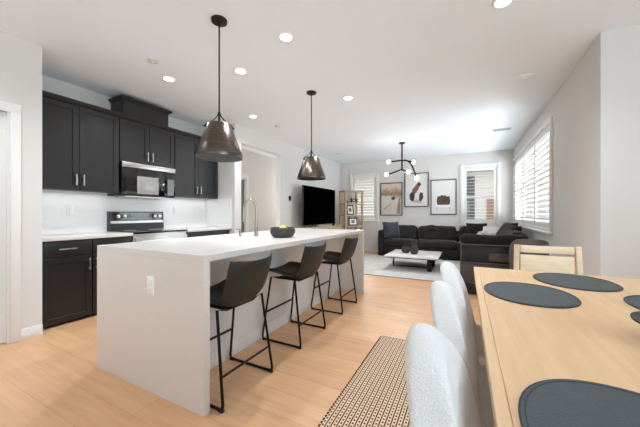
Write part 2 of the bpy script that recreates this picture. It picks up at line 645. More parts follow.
# back wall with two windows
w = MB()
w.box(-3.72, -3.17, YB, YB + 0.12, 0, CH).box(-3.17, -2.42, YB, YB + 0.12, 0, 0.98).box(-3.17, -2.42, YB, YB + 0.12, 2.3, CH)
w.box(-2.42, -0.05, YB, YB + 0.12, 0, CH).box(-0.05, 0.7, YB, YB + 0.12, 0, 0.9).box(-0.05, 0.7, YB, YB + 0.12, 2.36, CH).box(0.7, 1.17, YB, YB + 0.12, 0, CH)
struct('wall_back', w, M_WALL)
w = MB()
w.box(XR, XR + 0.12, 3.34, 4.93, 0, CH).box(XR, XR + 0.12, 4.93, 8.26, 0, 0.92).box(XR, XR + 0.12, 4.93, 8.26, 2.42, CH).box(XR, XR + 0.12, 8.26, YB, 0, CH)
struct('wall_right', w, M_WALL)
struct('wall_dining_return', MB().box(XR + 0.12, 3.25, 3.34, 3.46, 0, CH), M_WALL)
w = MB()
w.box(3.13, 3.25, -2.75, -1.7, 0, CH).box(3.13, 3.25, -1.7, 0.7, 0, 0.75).box(3.13, 3.25, -1.7, 0.7, 2.25, CH).box(3.13, 3.25, 0.7, 3.34, 0, CH)
struct('wall_dining', w, M_WALL)
w = MB()
w.box(-3.6, -2.4, -2.75, -2.63, 0, CH).box(-2.4, 0.2, -2.75, -2.63, 2.3, CH).box(-2.4, 0.2, -2.75, -2.63, 0, 0.9).box(0.2, 3.13, -2.75, -2.63, 0, CH)
struct('wall_rear', w, M_WALL)

# baseboards
struct('baseboard_left', MB().box(XL, XL + 0.015, 1.048, 1.2, 0, 0.10, 0.003).box(XL, XL + 0.015, 3.74, 3.9, 0, 0.10).box(XL, XL + 0.015, 5.11, YB, 0, 0.10), M_TRIM)
struct('baseboard_back', MB().box(XL + 0.015, XR - 0.015, YB - 0.015, YB, 0, 0.10), M_TRIM)
struct('baseboard_right', MB().box(XR - 0.015, XR, 3.34, YB - 0.015, 0, 0.10).box(XR - 0.015, 3.13, 3.325, 3.34, 0, 0.10), M_TRIM)

# left door
d = sempty('door_1', (XL - 0.06, 0.55, 0))
m_ = MB().box(-0.02, 0.02, -0.41, 0.425, 0.01, 2.05)
for (a, b) in ((0.15, 0.95), (1.08, 1.92)):
    m_.box(0.02, 0.026, -0.28, 0.29, a, b, 0.003)
m_.build('door_slab', M_TRIM, d)
cs = MB().box(0.055, 0.078, 0.435, 0.5, 0, 2.07, 0.004).box(0.055, 0.078, -0.5, -0.42, 0, 2.07, 0.004).box(0.055, 0.08, -0.5, 0.5, 2.05, 2.13, 0.004)
cs.box(-0.06, 0.06, 0.418, 0.437, 0, 2.06)
cs.build('door_casing', M_TRIM, d)
MB().lathe([(0, 0.02), (0.028, 0.02), (0.028, 0.028), (0.012, 0.03), (0.012, 0.055), (0.028, 0.06), (0.03, 0.075), (0.02, 0.09), (0, 0.092)], (0, -0.34, 1.0), 20, 'X').build('door_knob', M_NICKEL, d)

# hall door opening with grey door
d = sempty('door_2', (-4.9, 5.25, 0))
MB().box(-0.09, -0.05, -0.22, 0.22, 0.0, 2.0).build('door_slab', M_DOORG, d)
MB().box(0, 0.02, -0.31, -0.23, 0, 2.03).box(0, 0.02, 0.23, 0.31, 0, 2.03).box(0, 0.02, -0.31, 0.31, 2.03, 2.13).build('door_casing', M_TRIM, d)


def shutter_panel(mb, w_, h_, pitch=0.082, tilt=20, d=0.03):
    """plantation shutter in local x (0..w), z (0..h), thickness in y; one mesh"""
    st = 0.045
    mb.box(0, st, -d / 2, d / 2, 0, h_, 0.003).box(w_ - st, w_, -d / 2, d / 2, 0, h_, 0.003)
    mb.box(st, w_ - st, -d / 2, d / 2, 0, 0.075).box(st, w_ - st, -d / 2, d / 2, h_ - 0.075, h_)
    n = int((h_ - 0.15) / pitch)
    p = (h_ - 0.15) / n
    t = R(tilt)
    for i in range(n):
        z = 0.075 + p * (i + 0.5)
        a = Vector((st, -math.cos(t) * 0.038, z - math.sin(t) * 0.038))
        prof = []
        for k in range(8):
            an = 2 * PI * k / 8
            lx, lz = math.cos(an) * 0.038, math.sin(an) * 0.0055
            prof.append((lx * math.cos(t) - lz * math.sin(t), z + lx * math.sin(t) + lz * math.cos(t)))
        mb.prism(prof, st, w_ - st, 'X')
    return mb


def shutter_window(name, org, rz, W, Z0, Z1, panels, tilt, casing=0.085, gcol=M_GLASS):
    """local x along wall, -y into the room"""
    o = sempty(name, (org[0], org[1], Z0))
    o.rotation_euler = (0, 0, rz)
    H = Z1 - Z0
    f = MB()
    c = casing
    f.box(-c, 0, -0.03, 0.0, -c * 0.4, H + c, 0.004).box(W, W + c, -0.03, 0.0, -c * 0.4, H + c, 0.004)
    f.box(0, W, -0.03, 0.0, H, H + c, 0.004)
    f.box(-0.0, 0.02, 0, 0.12, 0, H).box(W - 0.02, W, 0, 0.12, 0, H).box(0.02, W - 0.02, 0, 0.12, H - 0.02, H).box(0.02, W - 0.02, 0, 0.12, 0, 0.02)
    f.build('window_frame', M_TRIM, o)
    MB().box(-c - 0.02, W + c + 0.02, -0.05, 0.0, -0.035 - c * 0.4, -c * 0.4, 0.004).build('window_sill', M_TRIM, o)
    pw = (W - 0.04) / panels
    for i in range(panels):
        m = MB()
        shutter_panel(m, pw - 0.004, H - 0.05, tilt=tilt)
        p = m.build('shutter_panel', M_TRIM, o)
        p.location = (0.022 + i * pw, 0.015, 0.025)
    MB().box(0.02, W - 0.02, 0.095, 0.101, 0.02, H - 0.02).build('window_pane', gcol, o)
    MB().box(0.02, W - 0.02, 0.088, 0.108, H * 0.46, H * 0.46 + 0.035).build('window_mullion', M_TRIM, o)
    return o


shutter_window('window_1', (-3.17, YB), 0, 0.75, 0.98, 2.3, 1, 14)
shutter_window('window_2', (-0.05, YB), 0, 0.75, 0.9, 2.36, 1, 3)
shutter_window('window_3', (XR, 8.26), R(-90), 3.33, 0.92, 2.42, 3, -30, casing=0.06)
o = sempty('window_4', (3.19, -1.7, 0.75))
MB().box(-0.05, 0.05, 0, 0.05, 0, 1.5).box(-0.05, 0.05, 2.35, 2.4, 0, 1.5).box(-0.05, 0.05, 0.05, 2.35, 1.45, 1.5).box(-0.05, 0.05, 0.05, 2.35, 0, 0.05).box(-0.03, 0.03, 1.18, 1.22, 0.05, 1.45).build('window_frame', M_TRIM, o)
o = sempty('window_5', (-2.4, -2.69, 0.9))
MB().box(0, 0.06, -0.05, 0.05, 0, 1.4).box(2.54, 2.6, -0.05, 0.05, 0, 1.4).box(0.06, 2.54, -0.05, 0.05, 1.34, 1.4).box(0.06, 2.54, -0.05, 0.05, 0, 0.06).box(1.27, 1.33, -0.04, 0.04, 0.06, 1.34).build('window_frame', M_TRIM, o)
MB().box(0.06, 2.54, -0.005, 0.005, 0.06, 1.34).build('window_pane', M_GLASS, o)

# backsplash tiles between counter and wall cabinets (two walls of the alcove)
struct('trim_1', MB().box(XA, XA + 0.012, 1.2, 3.74, 0.90, 1.42).box(XA + 0.012, -3.68, 3.728, 3.74, 0.90, 1.42), M_TILE)

# outside
g = struct('ground', MB().box(-14, 14, 8.6, 24, -0.25, -0.15), M_OUTG)
g2 = struct('ground_side', MB().box(3.3, 16, -8, 8.5, -0.25, -0.15), M_OUTG)
h = thing('neighbouring_house', 'pale stucco neighbouring house seen through the shutters of the back windows', 'house', (0.5, 12.5, -0.15))
MB().box(-7, 5, 0, 4, 0, 2.9).build('house_wall', M_STUCCO, h)
MB().prism([(-7.4, 2.9), (5.4, 2.9), (5.0, 3.05), (-7.0, 3.05)], -0.4, 4.4, 'Y').build('roof', M_GREYP, h)
MB().box(-1.2, -0.2, -0.03, 0.0, 0.9, 2.75).build('window', M_OUTDK, h)
MB().box(0.2, 1.0, -0.05, 0.0, 0.02, 1.85).build('side_door', M_TERRA, h)

# ================================================================ kitchen run
XF = -3.98      # wall cabinet face
XB = -3.70      # base cabinet face


def shaker(mb, x, y0, y1, z0, z1, t=0.02, fr=0.06):
    """shaker door facing +x, its back at x"""
    mb.box(x, x + t * 0.55, y0, y1, z0, z1)
    for a in ((y0, y0 + fr, z0, z1), (y1 - fr, y1, z0, z1), (y0 + fr, y1 - fr, z0, z0 + fr), (y0 + fr, y1 - fr, z1 - fr, z1)):
        mb.box(x + t * 0.5, x + t, a[0], a[1], a[2], a[3], 0.0015, 1)
    return mb


def pull(mb, p, vertical=True, L=0.13):
    """bar pull at local p = centre on the door face, standing off in +x"""
    x, y, z = p
    if vertical:
        mb.box(x + 0.022, x + 0.034, y - 0.006, y + 0.006, z - L / 2, z + L / 2, 0.002)
        for s_ in (-1, 1):
            mb.box(x, x + 0.024, y - 0.005, y + 0.005, z + s_ * (L / 2 - 0.02) - 0.005, z + s_ * (L / 2 - 0.02) + 0.005)
    else:
        mb.box(x + 0.022, x + 0.034, y - L / 2, y + L / 2, z - 0.006, z + 0.006, 0.002)
        for s_ in (-1, 1):
            mb.box(x, x + 0.024, y + s_ * (L / 2 - 0.02) - 0.005, y + s_ * (L / 2 - 0.02) + 0.005, z - 0.005, z + 0.005)
    return mb


def wall_cab(label, y0, y1, z0, z1, split, hz):
    o = thing('wall_cabinet', label, 'cabinet', (XA + 0.001, (y0 + y1) / 2, z0), 0, 'dark wall cabinets over the counter')
    D = XF - 0.02 - XA
    hw = (y1 - y0) / 2
    MB().box(0, D, -hw, hw, 0, z1 - z0).build('body', M_CAB, o)
    cm = split - (y0 + y1) / 2
    for (a, b, hy) in ((-hw + 0.004, cm - 0.002, cm - 0.035), (cm + 0.002, hw - 0.004, cm + 0.035)):
        dd = shaker(MB(), D, a, b, 0.004, z1 - z0 - 0.004).build('door', M_CAB, o, flat=True)
        pull(MB(), (D + 0.02, hy, hz)).build('handle', M_STEEL, dd)
    return o


wall_cab('tall charcoal wall cabinet with two doors beside the white pillar, left of the microwave', 1.205, 2.075, 1.42, 2.40, 1.65, 0.12)
wall_cab('short charcoal wall cabinet with two doors directly above the microwave', 2.08, 2.857, 1.835, 2.40, 2.468, 0.11)
wall_cab('tall charcoal wall cabinet with two doors right of the microwave, behind the large pendant', 2.862, 3.715, 1.42, 2.40, 3.29, 0.12)
o = MB()
prof = [(XA + 0.002, 2.402), (XF + 0.004, 2.402), (XF + 0.03, 2.43), (XF + 0.03, 2.448), (XA + 0.002, 2.448)]
o.prism(prof, 1.205, 3.715, 'Y')
tag(o.build('crown_moulding', M_CAB), 'dark crown moulding running along the top of the wall cabinets', 'moulding')
o = thing('vent_cover', 'dark boxed vent chase with flared crown standing above the microwave cabinet', 'vent cover', (XA + 0.002, 2.44, 2.449))
MB().box(0, 0.30, -0.30, 0.335, 0, 0.215).build('body', M_CAB, o)
cr = MB()
b1 = [(0, -0.30), (0.30, -0.30), (0.30, 0.335), (0, 0.335)]
b2 = [(0, -0.335), (0.34, -0.335), (0.34, 0.375), (0, 0.375)]
bmv = cr.bm
lo = [bmv.verts.new((x, y, 0.2)) for x, y in b1]
hi = [bmv.verts.new((x, y, 0.236)) for x, y in b2]
tp = [bmv.verts.new((x, y, 0.25)) for x, y in b2]
for A, B in ((lo, hi), (hi, tp)):
    for k in range(4):
        bmv.faces.new((A[k], A[(k + 1) % 4], B[(k + 1) % 4], B[k]))
bmv.faces.new(tp)
bmv.faces.new(lo[::-1])
cr.build('crown', M_CAB, o, flat=True)

# microwave
o = thing('microwave', 'black and steel over-the-range microwave hung between the dark wall cabinets', 'microwave', (XA + 0.002, 2.468, 1.39))
MB().box(0, 0.345, -0.376, 0.376, 0, 0.44, 0.004).build('body', M_BPLAST, o)
MB().box(0.346, 0.367, -0.376, 0.376, 0.375, 0.44, 0.004).build('top_trim', M_STEEL, o)
dd = MB().box(0.346, 0.367, -0.376, 0.20, 0.012, 0.372, 0.004).build('door', M_BGLASS, o)
MB().box(0.367, 0.3685, -0.19, 0.11, 0.03, 0.27, 0.0005).build('door_window', mat('painted_reflection_glass', (150, 150, 147), 0.1), dd)  # pale grey paints a window reflection into the glass colour
MB().box(0.346, 0.365, 0.204, 0.376, 0.012, 0.372, 0.004).build('control_panel', M_BGLASS, o)
MB().box(0.365, 0.3665, 0.25, 0.35, 0.03, 0.27).build('keypad', mat('keypad_grey', (88, 88, 87), 0.15), o)
MB().box(0.05, 0.3, -0.3, 0.3, -0.012, 0).build('filter_grille', M_STEEL, o)

# base cabinets
def base_cab(label, y0, y1, hside):
    o = thing('base_cabinet', label, 'cabinet', (XA + 0.014, (y0 + y1) / 2, 0), 0, 'dark base cabinets under the wall counter')
    D = XB - 0.02 - XA - 0.014
    hw = (y1 - y0) / 2
    MB().box(0, D, -hw, hw, 0.10, 0.873).build('body', M_CAB, o)
    MB().box(0, D - 0.05, -hw, hw, 0.0, 0.10).build('toe_kick', M_CABIN, o)
    dr = MB().box(D, D + 0.02, -hw + 0.004, hw - 0.004, 0.70, 0.862, 0.002).build('drawer', M_CAB, o)
    pull(MB(), (D + 0.02, 0, 0.785), False, 0.15).build('handle', M_STEEL, dr)
    dd = shaker(MB(), D, -hw + 0.004, hw - 0.004, 0.03, 0.694).build('door', M_CAB, o, flat=True)
    pull(MB(), (D + 0.02, hside * (hw - 0.035), 0.60)).build('handle', M_STEEL, dd)
    return o


base_cab('dark base cabinet with one drawer and door at the white pillar end', 1.205, 1.655, 1)
base_cab('dark base cabinet between the pillar-end cabinet and the range, behind the island corner', 1.657, 2.075, -1)
base_cab('dark base cabinet just right of the range', 2.862, 3.29, 1)
base_cab('dark base cabinet at the far corner of the counter by the hall', 3.292, 3.715, -1)
g_ = 'white counters on the wall cabinets'
tag(MB().box(XA + 0.014, XB + 0.025, 1.203, 2.078, 0.875, 0.912, 0.003).build('countertop', M_QUARTZ), 'white quartz counter left of the range, under the tall wall cabinet', 'countertop', g_)
tag(MB().box(XA + 0.014, XB + 0.025, 2.86, 3.725, 0.875, 0.912, 0.003).build('countertop', M_QUARTZ), 'white quartz counter right of the range, reaching the corner', 'countertop', g_)

# range
o = thing('cooking_range', 'stainless and black electric range with raised control panel between the counters', 'stove', (XA + 0.014, 2.468, 0))
MB().box(0, 0.60, -0.378, 0.378, 0.03, 0.895, 0.004).build('body', M_STEEL, o)
MB().box(0.0, 0.625, -0.379, 0.379, 0.896, 0.918, 0.004).build('cooktop', M_BGLASS, o)
bgd = MB().prism([(0.0, 0.919), (0.075, 0.919), (0.06, 1.18), (0.0, 1.18)], -0.379, 0.379, 'Y').build('backguard', mat('dark_backguard_steel', (70, 69, 68), 0.35, 0.8), o)
cp = MB()
cp.prism([(0.0635, 1.06), (0.068, 1.06), (0.0625, 1.165), (0.058, 1.165)], -0.34, 0.35, 'Y')
cp = cp.build('control_panel', M_BGLASS, bgd)
MB().prism([(0.0735, 0.925), (0.0765, 0.925), (0.0715, 1.01), (0.0685, 1.01)], -0.36, 0.36, 'Y').build('lower_strip', mat('dark_steel', (40, 40, 40), 0.3, 0.6), bgd)
MB().prism([(0.065, 1.085), (0.069, 1.085), (0.065, 1.15), (0.061, 1.15)], -0.10, 0.14, 'Y').build('display', mat('display_glass', (120, 122, 124), 0.1), bgd)
MB().prism([(0.0665, 1.018), (0.0715, 1.018), (0.0695, 1.05), (0.0645, 1.05)], -0.37, 0.37, 'Y').build('trim_strip', M_STEEL, bgd)
for y in (-0.285, -0.20, 0.235, 0.31):
    MB().lathe([(0, 0), (0.026, 0), (0.024, 0.022), (0, 0.024)], (0.066, y, 1.113), 20, 'X').build('knob', M_STEEL, bgd)
dd = MB().box(0.601, 0.635, -0.37, 0.37, 0.20, 0.85, 0.006).build('oven_door', M_STEEL, o)
MB().box(0.635, 0.638, -0.25, 0.25, 0.32, 0.66).build('oven_window', M_BGLASS, dd)
MB().tube([(0.68, -0.32, 0.80), (0.68, 0.32, 0.80)], 0.012, 12).bar((0.63, -0.29, 0.80), (0.68, -0.29, 0.80), 0.02, 0.02).bar((0.63, 0.29, 0.80), (0.68, 0.29, 0.80), 0.02, 0.02).build('handle', M_STEEL, dd)
MB().box(0.601, 0.63, -0.37, 0.37, 0.04, 0.19, 0.006).build('storage_drawer', M_STEEL, o)
for (x, y, r_) in ((0.18, -0.19, 0.08), (0.18, 0.19, 0.09), (0.44, -0.19, 0.1), (0.44, 0.19, 0.08)):
    MB().tube([(x + r_ * math.cos(a * PI / 12), y + r_ * math.sin(a * PI / 12), 0.9182) for a in range(24)], 0.0012, 4, True).build('burner_ring', M_GREYP, o)

# under-cabinet light strips
for (y, L, lb) in ((1.64, 0.8, 'slim light strip under the wall cabinet left of the microwave'), (3.29, 0.8, 'slim light strip under the wall cabinet right of the microwave')):
    o = tag(MB().box(-0.02, 0.02, -L / 2, L / 2, -0.012, -0.0005, 0.002).build('under_cabinet_light', M_WHITEP), lb, 'light', 'under cabinet light strips')
    o.location = (XA + 0.12, y, 1.42)
    area('under_cabinet_lamp', (XA + 0.12, y, 1.404), (0, 0, 0), 0.03, L, 0.55, (0.97, 0.98, 1.0))

# wall plates
def plate(label, loc, rz, group, kind='outlet', w_=0.072, h_=0.115):
    nm = 'wall_outlet' if kind == 'outlet' else 'light_switch'
    o = thing(nm, label, kind, loc, rz, group)
    MB().box(0, 0.006, -w_ / 2, w_ / 2, -h_ / 2, h_ / 2, 0.002).build('plate', M_WHITEP, o)
    MB().box(0.0055, 0.009, -0.017, 0.017, -0.034, 0.034, 0.001).build('socket', M_TRIM, o)
    if kind == 'outlet':
        for z in (-0.018, 0.018):
            MB().lathe([(0, 0.009), (0.012, 0.009), (0.011, 0.0105), (0, 0.0105)], (0, 0, z), 16, 'X').build('receptacle', M_WHITEP, o)
    return o


plate('white outlet on the backsplash left of the range', (XA + 0.012, 1.69, 1.20), 0, 'backsplash outlets')
plate('white outlet on the backsplash just right of the range', (XA + 0.012, 3.10, 1.20), 0, 'backsplash outlets')
plate('white outlet on the backsplash nearest the hall corner', (XA + 0.012, 3.50, 1.18), 0, 'backsplash outlets')

# ================================================================ island
o = thing('kitchen_island', 'white quartz waterfall kitchen island standing on the oak floor', 'kitchen island', (-1.935, 2.55, 0))
IX0, IX1, IY0, IY1 = -0.525, 0.615, -1.42, 1.42
MB().box(IX0, IX1, IY0, IY1, 0.875, 0.915, 0.0015, 1).build('countertop', M_QUARTZ, o)
MB().box(IX0, IX1, IY0, IY0 + 0.042, 0, 0.8749).build('waterfall_panel', M_QUARTZ, o)
MB().box(IX0, IX1, IY1 - 0.042, IY1, 0, 0.8749).build('waterfall_panel', M_QUARTZ, o)
MB().box(IX0 + 0.025, 0.245, IY0 + 0.043, IY1 - 0.043, 0, 0.8748).build('base_panel', M_PANEL, o)
MB().box(0.2451, 0.257, IY0 + 0.043, IY1 - 0.043, 0, 0.11, 0.003).build('base_trim', M_PANEL, o)
for k in range(4):
    y0 = IY0 + 0.05 + k * 0.685
    m = shaker(MB(), 0, 0, 0.675, 0.1, 0.86)
    dd = m.build('door', M_CAB, o, flat=True)
    dd.rotation_euler = (0, 0, PI)
    dd.location = (IX0 + 0.0249, y0 + 0.675, 0)
x_ = thing('wall_outlet', 'white outlet set in the near end panel of the island', 'outlet', (-1.805, 1.13, 0.691), R(-90))
MB().box(0, 0.006, -0.036, 0.036, -0.058, 0.058, 0.002).build('plate', M_WHITEP, x_)
MB().box(0.0055, 0.009, -0.017, 0.017, -0.034, 0.034, 0.001).build('socket', M_TRIM, x_)
for z in (-0.018, 0.018):
    MB().lathe([(0, 0.009), (0.012, 0.009), (0.011, 0.0105), (0, 0.0105)], (0, 0, z), 16, 'X').build('receptacle', M_WHITEP, x_)

# faucet
o = thing('kitchen_faucet', 'tall brushed nickel gooseneck faucet on the island beside the bowl', 'faucet', (-1.97, 2.36, 0.915), R(205))
MB().lathe([(0.026, 0), (0.026, 0.012), (0.019, 0.016), (0.019, 0.11), (0.014, 0.115)], n=24).build('base', M_NICKEL, o)
pts = [(0, 0, 0.10), (0, 0, 0.2), (0, 0, 0.30), (0.02, 0, 0.355), (0.065, 0, 0.385), (0.11, 0, 0.36), (0.13, 0, 0.31), (0.133, 0, 0.24)]
MB().tube(pts, 0.0125, 12, smooth=6).build('spout', M_NICKEL, o)
MB().lathe([(0.013, 0), (0.016, 0.01), (0.016, 0.08), (0.012, 0.095)], (0.133, 0, 0.15), 16).build('spray_head', M_NICKEL, o)
MB().tube([(0, 0.015, 0.075), (0, 0.05, 0.08)], 0.009, 10).tube([(0, 0.048, 0.08), (0.005, 0.056, 0.17)], 0.005, 8).build('lever_handle', M_NICKEL, o)
o = thing('soap_dispenser', 'short brushed nickel soap dispenser behind the faucet on the island', 'soap dispenser', (-2.11, 2.27, 0.915))
MB().lathe([(0.02, 0), (0.02, 0.006), (0.013, 0.01), (0.013, 0.055), (0.01, 0.06)], n=20).build('base', M_NICKEL, o)
MB().tube([(0, 0, 0.058), (0, 0, 0.075)], 0.007, 10).tube([(0, 0, 0.074), (-0.05, -0.01, 0.07)], 0.0055, 10).build('nozzle', M_NICKEL, o)

# bowl with lemons
bx, by = -1.64, 2.37
prof = [(0, 0), (0.085, 0), (0.112, 0.02), (0.126, 0.05), (0.126, 0.075), (0.117, 0.098), (0.109, 0.098), (0.117, 0.073), (0.116, 0.05), (0.1, 0.025), (0.08, 0.015), (0, 0.013)]
o = MB().lathe(prof, n=40).build('fruit_bowl', M_STONE)
o.location = (bx, by, 0.915)
tag(o, 'charcoal stone bowl holding lemons on the island top', 'bowl')
lem = None
for i, (lx, ly, lz, a, lb) in enumerate(((-0.045, 0.02, 0.055, 20, 'yellow lemon in the bowl on the side away from the faucet, tip towards the wall'), (0.045, 0.03, 0.055, 100, 'yellow lemon in the bowl on the living room side'),
                                     (0.005, -0.045, 0.055, 160, 'yellow lemon in the bowl nearest the island front end'), (0.0, 0.012, 0.098, 60, 'yellow lemon on top of the others in the bowl'))):
    if lem is None:
        lem = MB().lathe([(0, -0.043), (0.006, -0.04), (0.012, -0.033), (0.024, -0.02), (0.03, 0), (0.024, 0.02), (0.012, 0.033), (0.006, 0.04), (0, 0.043)], n=20, axis='X').build('lemon', M_LEMON)
        q = lem
    else:
        q = lem.copy()
        col.objects.link(q)
    q.location = (bx + lx, by + ly, 0.915 + lz - 0.008)
    q.rotation_euler = (0, R(8), R(a))
    tag(q, lb, 'lemon', 'lemons in the stone bowl')


# ---------------------------------------------------------------- bar stools
def make_stool():
    o = thing('counter_stool', '', 'stool', (0, 0, 0), 0, 'leather counter stools along the island')
    prof = [(-0.215, 0.595), (-0.20, 0.61), (-0.12, 0.597), (-0.02, 0.58), (0.07, 0.566), (0.14, 0.572), (0.19, 0.622), (0.222, 0.70), (0.248, 0.78), (0.268, 0.855)]
    hw = [0.185, 0.205, 0.215, 0.215, 0.205, 0.195, 0.195, 0.20, 0.203, 0.200]

    def cr(arr, t):
        n = len(arr) - 1
        f = t * n
        i = min(int(f), n - 1)
        f -= i
        g = lambda k: arr[max(0, min(n, k))]
        def c(a, b, c_, d):
            return 0.5 * (2 * b + (c_ - a) * f + (2 * a - 5 * b + 4 * c_ - d) * f * f + (-a + 3 * b - 3 * c_ + d) * f ** 3)
        if isinstance(arr[0], tuple):
            return tuple(c(g(i - 1)[k], g(i)[k], g(i + 1)[k], g(i + 2)[k]) for k in range(2))
        return c(g(i - 1), g(i), g(i + 1), g(i + 2))

    def fn(u, v):
        s_ = -1 + 2 * u
        x, z = cr(prof, v)
        w_ = cr(hw, v)
        y = s_ * w_
        e = abs(s_) ** 2.6
        seat = max(0.0, min(1.0, (0.72 - v) / 0.25))
        back = max(0.0, min(1.0, (v - 0.38) / 0.25))
        z += 0.055 * e * seat * (0.4 + 0.6 * min(1, v / 0.3)) + 0.018 * e * back * v
        x -= 0.045 * e * back
        return (x, y, z)
    MB().sheet(fn, 20, 30, 0.026).build('seat_shell', M_LEATHER, o, angle=60)
    # seams round the rim
    rim = [Vector(fn(0.02, t / 20)) for t in range(2, 20)] + [Vector(fn(t / 12, 0.985)) for t in range(1, 12)] + [Vector(fn(0.98, t / 20)) for t in range(19, 1, -1)]
    MB().tube([p + Vector((0.004, 0, 0.006)) for p in rim], 0.005, 6).build('piping', M_LEATHER, o)
    MB().box(-0.13, 0.12, -0.12, 0.12, 0.54, 0.556, 0.003).build('seat_plate', M_BMETAL, o)
    F = 0.0065 + 0.004
    for sy in (-1, 1):
        yt, yb = sy * 0.215, sy * 0.235
        MB().tube([(-0.125, yt * 0.55, 0.553), (-0.13, yt * 0.97, 0.575), (-0.205, yb, 0.04), (-0.2, yb, F + 0.006)], 0.0092, 10).build('leg', M_BMETAL, o)
        MB().tube([(0.115, yt * 0.55, 0.548), (0.125, yt * 0.97, 0.572), (0.2, yb, 0.04), (0.195, yb, F + 0.006)], 0.0092, 10).build('leg', M_BMETAL, o)
        MB().tube([(-0.2, yb, F + 0.006), (-0.18, yb, F), (0.18, yb, F), (0.195, yb, F + 0.006)], 0.0092, 10).build('floor_rail', M_BMETAL, o)
        MB().box(-0.205, -0.165, yb - 0.011, yb + 0.011, 0, 0.012, 0.003).build('foot_pad', M_BPLAST, o)
        MB().box(0.165, 0.205, yb - 0.011, yb + 0.011, 0, 0.012, 0.003).build('foot_pad', M_BPLAST, o)
    f = 0.27

    def at(zz, sx):
        k = (0.572 - zz) / (0.572 - 0.04)
        return (-0.138 - 0.067 * k if sx < 0 else 0.123 + 0.077 * k, 0.183 + 0.052 * k)
    a = at(0.19, 1)
    MB().tube([(a[0], -a[1], 0.19), (a[0], a[1], 0.19)], 0.0075, 10).build('stretcher', M_BMETAL, o)
    a = at(0.25, -1)
    MB().tube([(a[0], -a[1], 0.25), (a[0], a[1], 0.25)], 0.0092, 10).build('footrest', M_BMETAL, o)
    return o


s0 = make_stool()
for i, (y, lb) in enumerate(((1.44, 'black leather counter stool nearest the camera, by the near end of the island'),
                             (2.31, 'black leather counter stool in the middle of the three along the island'),
                             (3.23, 'black leather counter stool farthest away, at the living room end of the island'))):
    q = s0 if i == 0 else copy_tree(s0)
    q.location = (-1.452, y, 0)
    q['label'] = lb


# ---------------------------------------------------------------- pendants
def make_pendant():
    o = thing('pendant_lamp', '', 'pendant lamp', (0, 0, 0), 0, 'cone pendants over the island')
    zb, zt = 1.605, 1.885
    pr = [(0.185, zb), (0.186, zb + 0.012), (0.187, zb + 0.026), (0.094, zt - 0.004), (0.089, zt), (0.0, zt), (0.0, zt - 0.004), (0.087, zt - 0.006), (0.091, zt - 0.012), (0.184, zb + 0.026), (0.181, zb + 0.001)]
    MB().lathe(pr[::1] + [pr[0]], n=48).build('lamp_shade', M_BRONZE, o)
    MB().tube([(0, 0, zt + 0.085), (0, 0, CH - 0.03)], 0.0065, 10).build('rod', M_DBRONZE, o)
    MB().lathe([(0.0, CH - 0.034), (0.012, CH - 0.034), (0.014, CH - 0.022), (0.062, CH - 0.018), (0.064, CH - 0.001), (0, CH - 0.001)], n=32).build('canopy', M_DBRONZE, o)
    y = MB()
    for k in (0, 1, 2):
        a = R((48, 228, 138)[k])
        c, s_ = math.cos(a), math.sin(a)
        y.tube([(0.004 * c, 0.004 * s_, zt + 0.1), (0.014 * c, 0.014 * s_, zt + 0.07), (0.045 * c, 0.045 * s_, zt + 0.03), (0.092 * c, 0.092 * s_, zt + 0.003), (0.104 * c, 0.104 * s_, zt - 0.02)], 0.0045, 8, smooth=4)
        y.lathe([(0, 0), (0.012, 0.002), (0.012, 0.012), (0, 0.014)], (0.106 * c, 0.106 * s_, zt - 0.032), 12)
    y.tube([(0, 0, zt - 0.001), (0, 0, zt + 0.1)], 0.009, 10)
    y.build('yoke', M_DBRONZE, o)
    MB().lathe([(0.014, 0.21), (0.018, 0.16), (0.02, 0.155), (0.03, 0.12), (0.028, 0.095), (0.015, 0.078), (0, 0.074)], (0, 0, zb + 0.05), 20).build('bulb', emit('pendant_bulb', (255, 226, 190), 3), o)
    return o


p0 = make_pendant()
p1 = copy_tree(p0)
p0.location = (-1.80, 1.694, 0)
p0['label'] = 'large looking bronze cone pendant over the near end of the island, by the dark cabinets'
p1.location = (-1.80, 3.257, 0)
p1['label'] = 'bronze cone pendant over the far end of the island, left of the television'

# ================================================================ ceiling fittings
def downlight(x, y, lb, lit=True, first=[]):
    g = 'lit recessed ceiling lights' if lit else 'unlit recessed ceiling fittings'
    o = thing('recessed_light', lb, 'ceiling light', (x, y, CH), 0, g)
    MB().lathe([(0.052, -0.001), (0.052, -0.006), (0.056, -0.009), (0.072, -0.006), (0.075, -0.0005)], n=32).build('trim_ring', M_WHITEP, o)
    MB().lathe([(0, -0.0075), (0.0515, -0.0075), (0.0515, -0.0055), (0, -0.0055)], n=32).build('lens', M_LAMP if lit else M_UNLIT, o)
    if lit:
        l = bpy.data.lights.new('downlight_lamp', 'SPOT')
        l.energy = 66
        l.spot_size = R(140)
        l.spot_blend = 0.8
        l.shadow_soft_size = 0.05
        l.color = (0.92, 0.99, 1.05)
        q = bpy.data.objects.new('downlight_lamp', l)
        col.objects.link(q)
        q.location = (x, y, CH - 0.02)
    return o


downlight(-1.437, 2.128, 'lit recessed light between the two pendants nearest the camera')
downlight(-3.109, 2.161, 'lit recessed light in front of the microwave vent chase')
downlight(-2.229, 2.403, 'lit recessed light just right of the near pendant rod')
downlight(-1.438, 3.637, 'lit recessed light just right of the far pendant rod')
downlight(-3.09, 3.62, 'lit recessed light near the hall opening and far cabinet')
downlight(0.246, 2.514, 'lit recessed light cut by the top edge of the photo, above the dining table')
downlight(-2.9, 0.3, 'added recessed light brightening the floor by the left door, out of view')  # unseen fitting, added to brighten the floor on the left
downlight(0.607, 4.003, 'unlit recessed light near the right wall', False)


